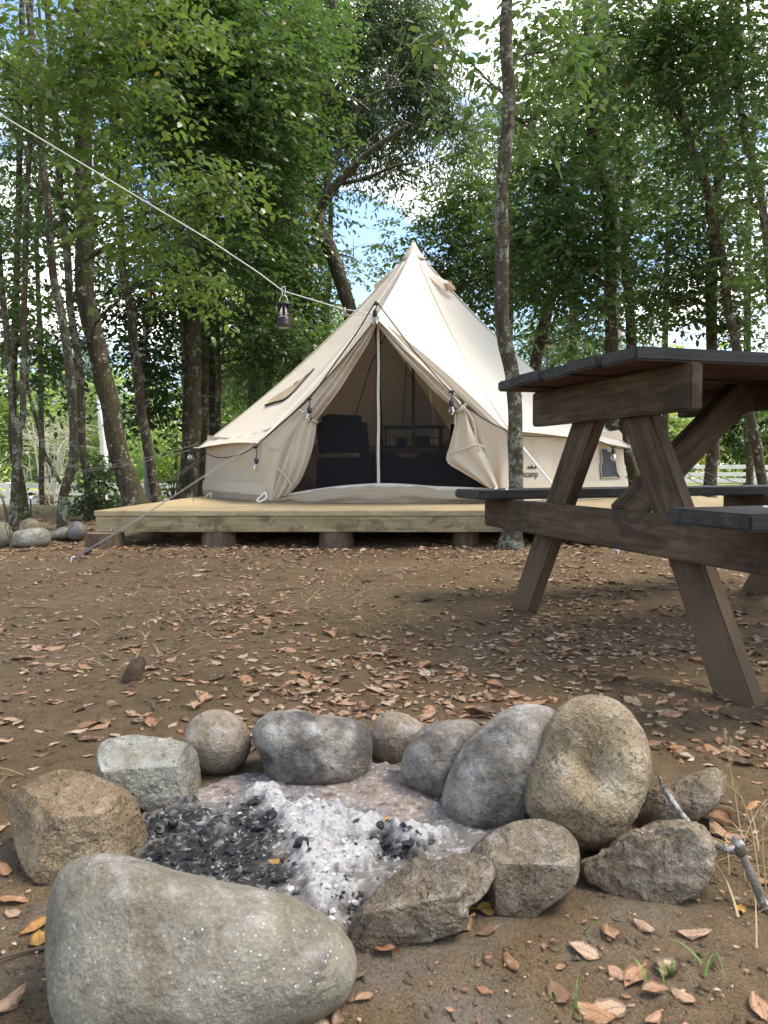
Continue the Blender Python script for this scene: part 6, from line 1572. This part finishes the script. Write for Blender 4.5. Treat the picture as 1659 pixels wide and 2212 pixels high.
o = link('leaf_crumbs', me, ground); o['kind'] = 'stuff'

# clods of soil and grit in the foreground
cl = MB(); rng = np.random.default_rng(41)
while len(cl.f) < 3400 * 20:
    y = .60 + rng.random() ** 1.6 * 1.9; x = rng.uniform(-.56 * y - .05, .56 * y + .05)
    if blocked(x, y): continue
    chunk(cl, (x, y, G(x, y)), (.0010 + .0045 * rng.random() ** 3) * (1 if y < 1.3 else 1.5), flat=.7)
o = cl.build('soil_clods', M['soil'], ground, sm=True); o['kind'] = 'stuff'

# ================================================================ STICKS, GRASS
st = [(1424, 1675, .985, 8), (1432, 1700, .98, 11), (1446, 1722, .97, 15), (1470, 1755, .945, 15), (1500, 1792, .905, 16), (1530, 1816, .872, 18), (1562, 1832, .85, 20), (1598, 1842, .838, 25), (1612, 1865, .83, 23), (1630, 1905, .822, 26), (1652, 1955, .812, 28), (1700, 2040, .78, 30)]
Cc = crom([tuple(at(a, b, d)) + (w * .85 * d / F / 2,) for a, b, d, w in st], 6)
root = thing('fallen_stick', 'crooked lichen-whitened stick leaning over the rough stones at the right', 'stick', tuple(Vector(Cc[-1][:3])))
o = MB(); o.tube([Vector(c[:3]) for c in Cc], [c[3] for c in Cc], 12, jit=.30); o.build('stem', M['stick'], root, sm=True)
o = MB(); p = at(1600, 1842, .836); o.tube([p, p + Vector((-.004, -.004, .012)), p + Vector((-.010, -.004, .020))], [.007, .006, .004], 9, jit=.3); o.build('side_stub', M['stick'], root, sm=True)
p = on_z(287, 1470, 0); root = thing('root_stub', 'short rounded root stub poking out of the dirt left of the ring', 'root', (p.x, p.y, G(p.x, p.y)))
o = MB(); b = Vector(root.location); o.tube([b + Vector((.003, .02, -.02)), b + Vector((.0, -.005, .012)), b + Vector((.006, .02, .036)), b + Vector((.01, .035, .040))], [.026, .022, .018, .012], 12, jit=.15); o.build('stub_wood', M['beam'], root, sm=True)
tw = MB(); rng = np.random.default_rng(23)
for k in range(90):
    y = rng.uniform(.7, 4.4); x = rng.uniform(-.55 * y, .55 * y)
    if blocked(x, y): continue
    a = rng.uniform(0, 6.28); L = rng.uniform(.04, .16); pts = []
    for i in range(5):
        t = i / 4 - .5; xx, yy_ = x + math.cos(a + .3 * t) * L * t, y + math.sin(a + .5 * t) * L * t; pts.append((xx, yy_, G(xx, yy_) + .003 + abs(rng.normal()) * .003))
    tw.tube(pts, [.0016, .002, .002, .0016, .001], 5)
o = tw.build('twig_litter', M['twig'], ground, sm=True); o['kind'] = 'stuff'
def blades(name, mat, spots, seed, w=.0016, flat=False):
    rng = np.random.default_rng(seed); mb = MB()
    for px, py, n, rad_, h, lie in spots:
        c = on_z(px, py, 0)
        for k in range(n):
            x, y = c.x + rng.normal() * rad_, c.y + rng.normal() * rad_; a = rng.uniform(0, 6.28); L = h * rng.uniform(.5, 1.2); z = G(x, y)
            ca, sa = math.cos(a), math.sin(a); pts = []
            for i in range(5):
                t = i / 4; ho = L * (t * lie + (1 - lie) * t * t * .45); ve = L * (1 - lie) * (t - .25 * t * t) + lie * .012 * math.sin(t * 3) + .002
                pts.append(Vector((x + ca * ho, y + sa * ho, z + ve)))
            sd = Vector((-sa, ca, 0)); vs = []; ww = w * rng.uniform(.7, 1.3)
            for i, p in enumerate(pts): vs += [p - sd * ww * (1 - i / 4.4), p + sd * ww * (1 - i / 4.4)]
            mb.add(vs, [(2 * i, 2 * i + 1, 2 * i + 3, 2 * i + 2) for i in range(4)])
    return mb.build(name, M[mat])
o = blades('dry_grass', 'straw', [(330, 1265, 30, .12, .12, .92), (400, 1280, 36, .12, .12, .92), (720, 1285, 40, .16, .10, .93), (480, 1310, 22, .14, .12, .93), (545, 1350, 22, .14, .12, .93), (740, 1320, 34, .14, .12, .94), (300, 1345, 24, .14, .12, .93), (1180, 1345, 12, .08, .08, .8), (60, 1250, 26, .2, .12, .85), (250, 1420, 26, .08, .10, .93),
     (1120, 1185, 46, .12, .14, .55), (840, 1200, 16, .2, .10, .6), (860, 1260, 8, .2, .10, .8), (1590, 1880, 7, .03, .10, .4), (1640, 1850, 9, .03, .13, .4), (1560, 1790, 7, .04, .09, .7), (1640, 1960, 8, .04, .08, .7), (1610, 1800, 8, .03, .10, .75), (560, 1215, 14, .3, .1, .7), (70, 1108, 90, .45, .16, .5), (10, 1100, 60, .4, .16, .5), (190, 1120, 50, .3, .14, .5), (110, 1085, 120, .9, .2, .4), (1480, 1400, 10, .1, .1, .85), (20, 1700, 8, .05, .1, .9)], 3, .0012)
tag(o, 'dry straw-coloured grass strands lying in the dirt', 'grass', kind='stuff')
root = thing('grass_tuft', 'green grass blades growing in front of the largest grey boulder', 'grass', tuple(on_z(590, 2235, 0)))
for k, (x0, y0, xs1, ys1, x2, y2, w) in enumerate([(590, 2250, 575, 2170, 543, 2085, 9), (600, 2255, 640, 2190, 690, 2150, 7), (590, 2255, 545, 2200, 530, 2190, 7), (610, 2255, 620, 2210, 640, 2160, 7), (580, 2255, 520, 2225, 505, 2150, 4), (625, 2255, 690, 2150, 760, 2120, 4)]):
    P_ = crom([tuple(at(x0, y0, .625)), tuple(at(xs1, ys1, .62)), tuple(at(x2, y2, .61))], 6); mb = MB(); rows = []
    for i, p in enumerate(P_):
        ww = w * .62 / F / 2 * (1 - (i / (len(P_) - 1)) ** 2 * .92); p = Vector(p); rows.append([p - Vector((ww, 0, 0)), p + Vector((0, .0012, 0)), p + Vector((ww, 0, 0))])
    mb.grid(rows); mb.build('blade', M['grassgreen'], root, sm=True)
o = blades('sprouting_grass', 'grassgreen', [(1430, 2110, 5, .012, .03, .3), (1520, 2085, 3, .01, .05, .9), (1255, 2012, 1, .002, .05, .97), (800, 1355, 10, .04, .04, .4), (1180, 1345, 8, .05, .06, .5), (1225, 2180, 3, .01, .03, .3), (60, 2190, 4, .02, .04, .3), (1130, 1180, 16, .1, .12, .4)], 8, .0018)
tag(o, 'few short green grass sprouts in the bare dirt', 'grass', kind='stuff')
# seed-head grass stalks at the right
root = thing('seed_grass', 'tall dry grass stalks with seed heads beside the stick at the right', 'grass', tuple(on_z(1620, 1900, 0)))
for pts in ([(1610, 1910, .88), (1600, 1800, .9), (1585, 1700, .92), (1565, 1590, .93)], [(1640, 1900, .88), (1625, 1800, .9), (1600, 1720, .91), (1560, 1690, .92)], [(1655, 1930, .86), (1648, 1830, .87), (1650, 1740, .88)], [(1620, 1940, .87), (1618, 1900, .87), (1632, 1985, .84)]):
    C_ = crom([tuple(at(*p)) for p in pts], 6); mb = MB(); mb.tube(C_, [.0011 - .0007 * i / (len(C_) - 1) for i in range(len(C_))], 5); mb.build('stalk', M['straw'], root)
    e = Vector(C_[-1]); mb = MB()
    for k in range(9):
        q_ = Vector(C_[-1 - k // 2]) + Vector((rng.normal() * .003, rng.normal() * .002, rng.normal() * .003)); mb.tube([q_, q_ + Vector((rng.normal() * .003, 0, .006)), q_ + Vector((rng.normal() * .004, 0, .012))], [.0004, .0013, .0003], 4)
    mb.build('seed_head', M['straw'], root)
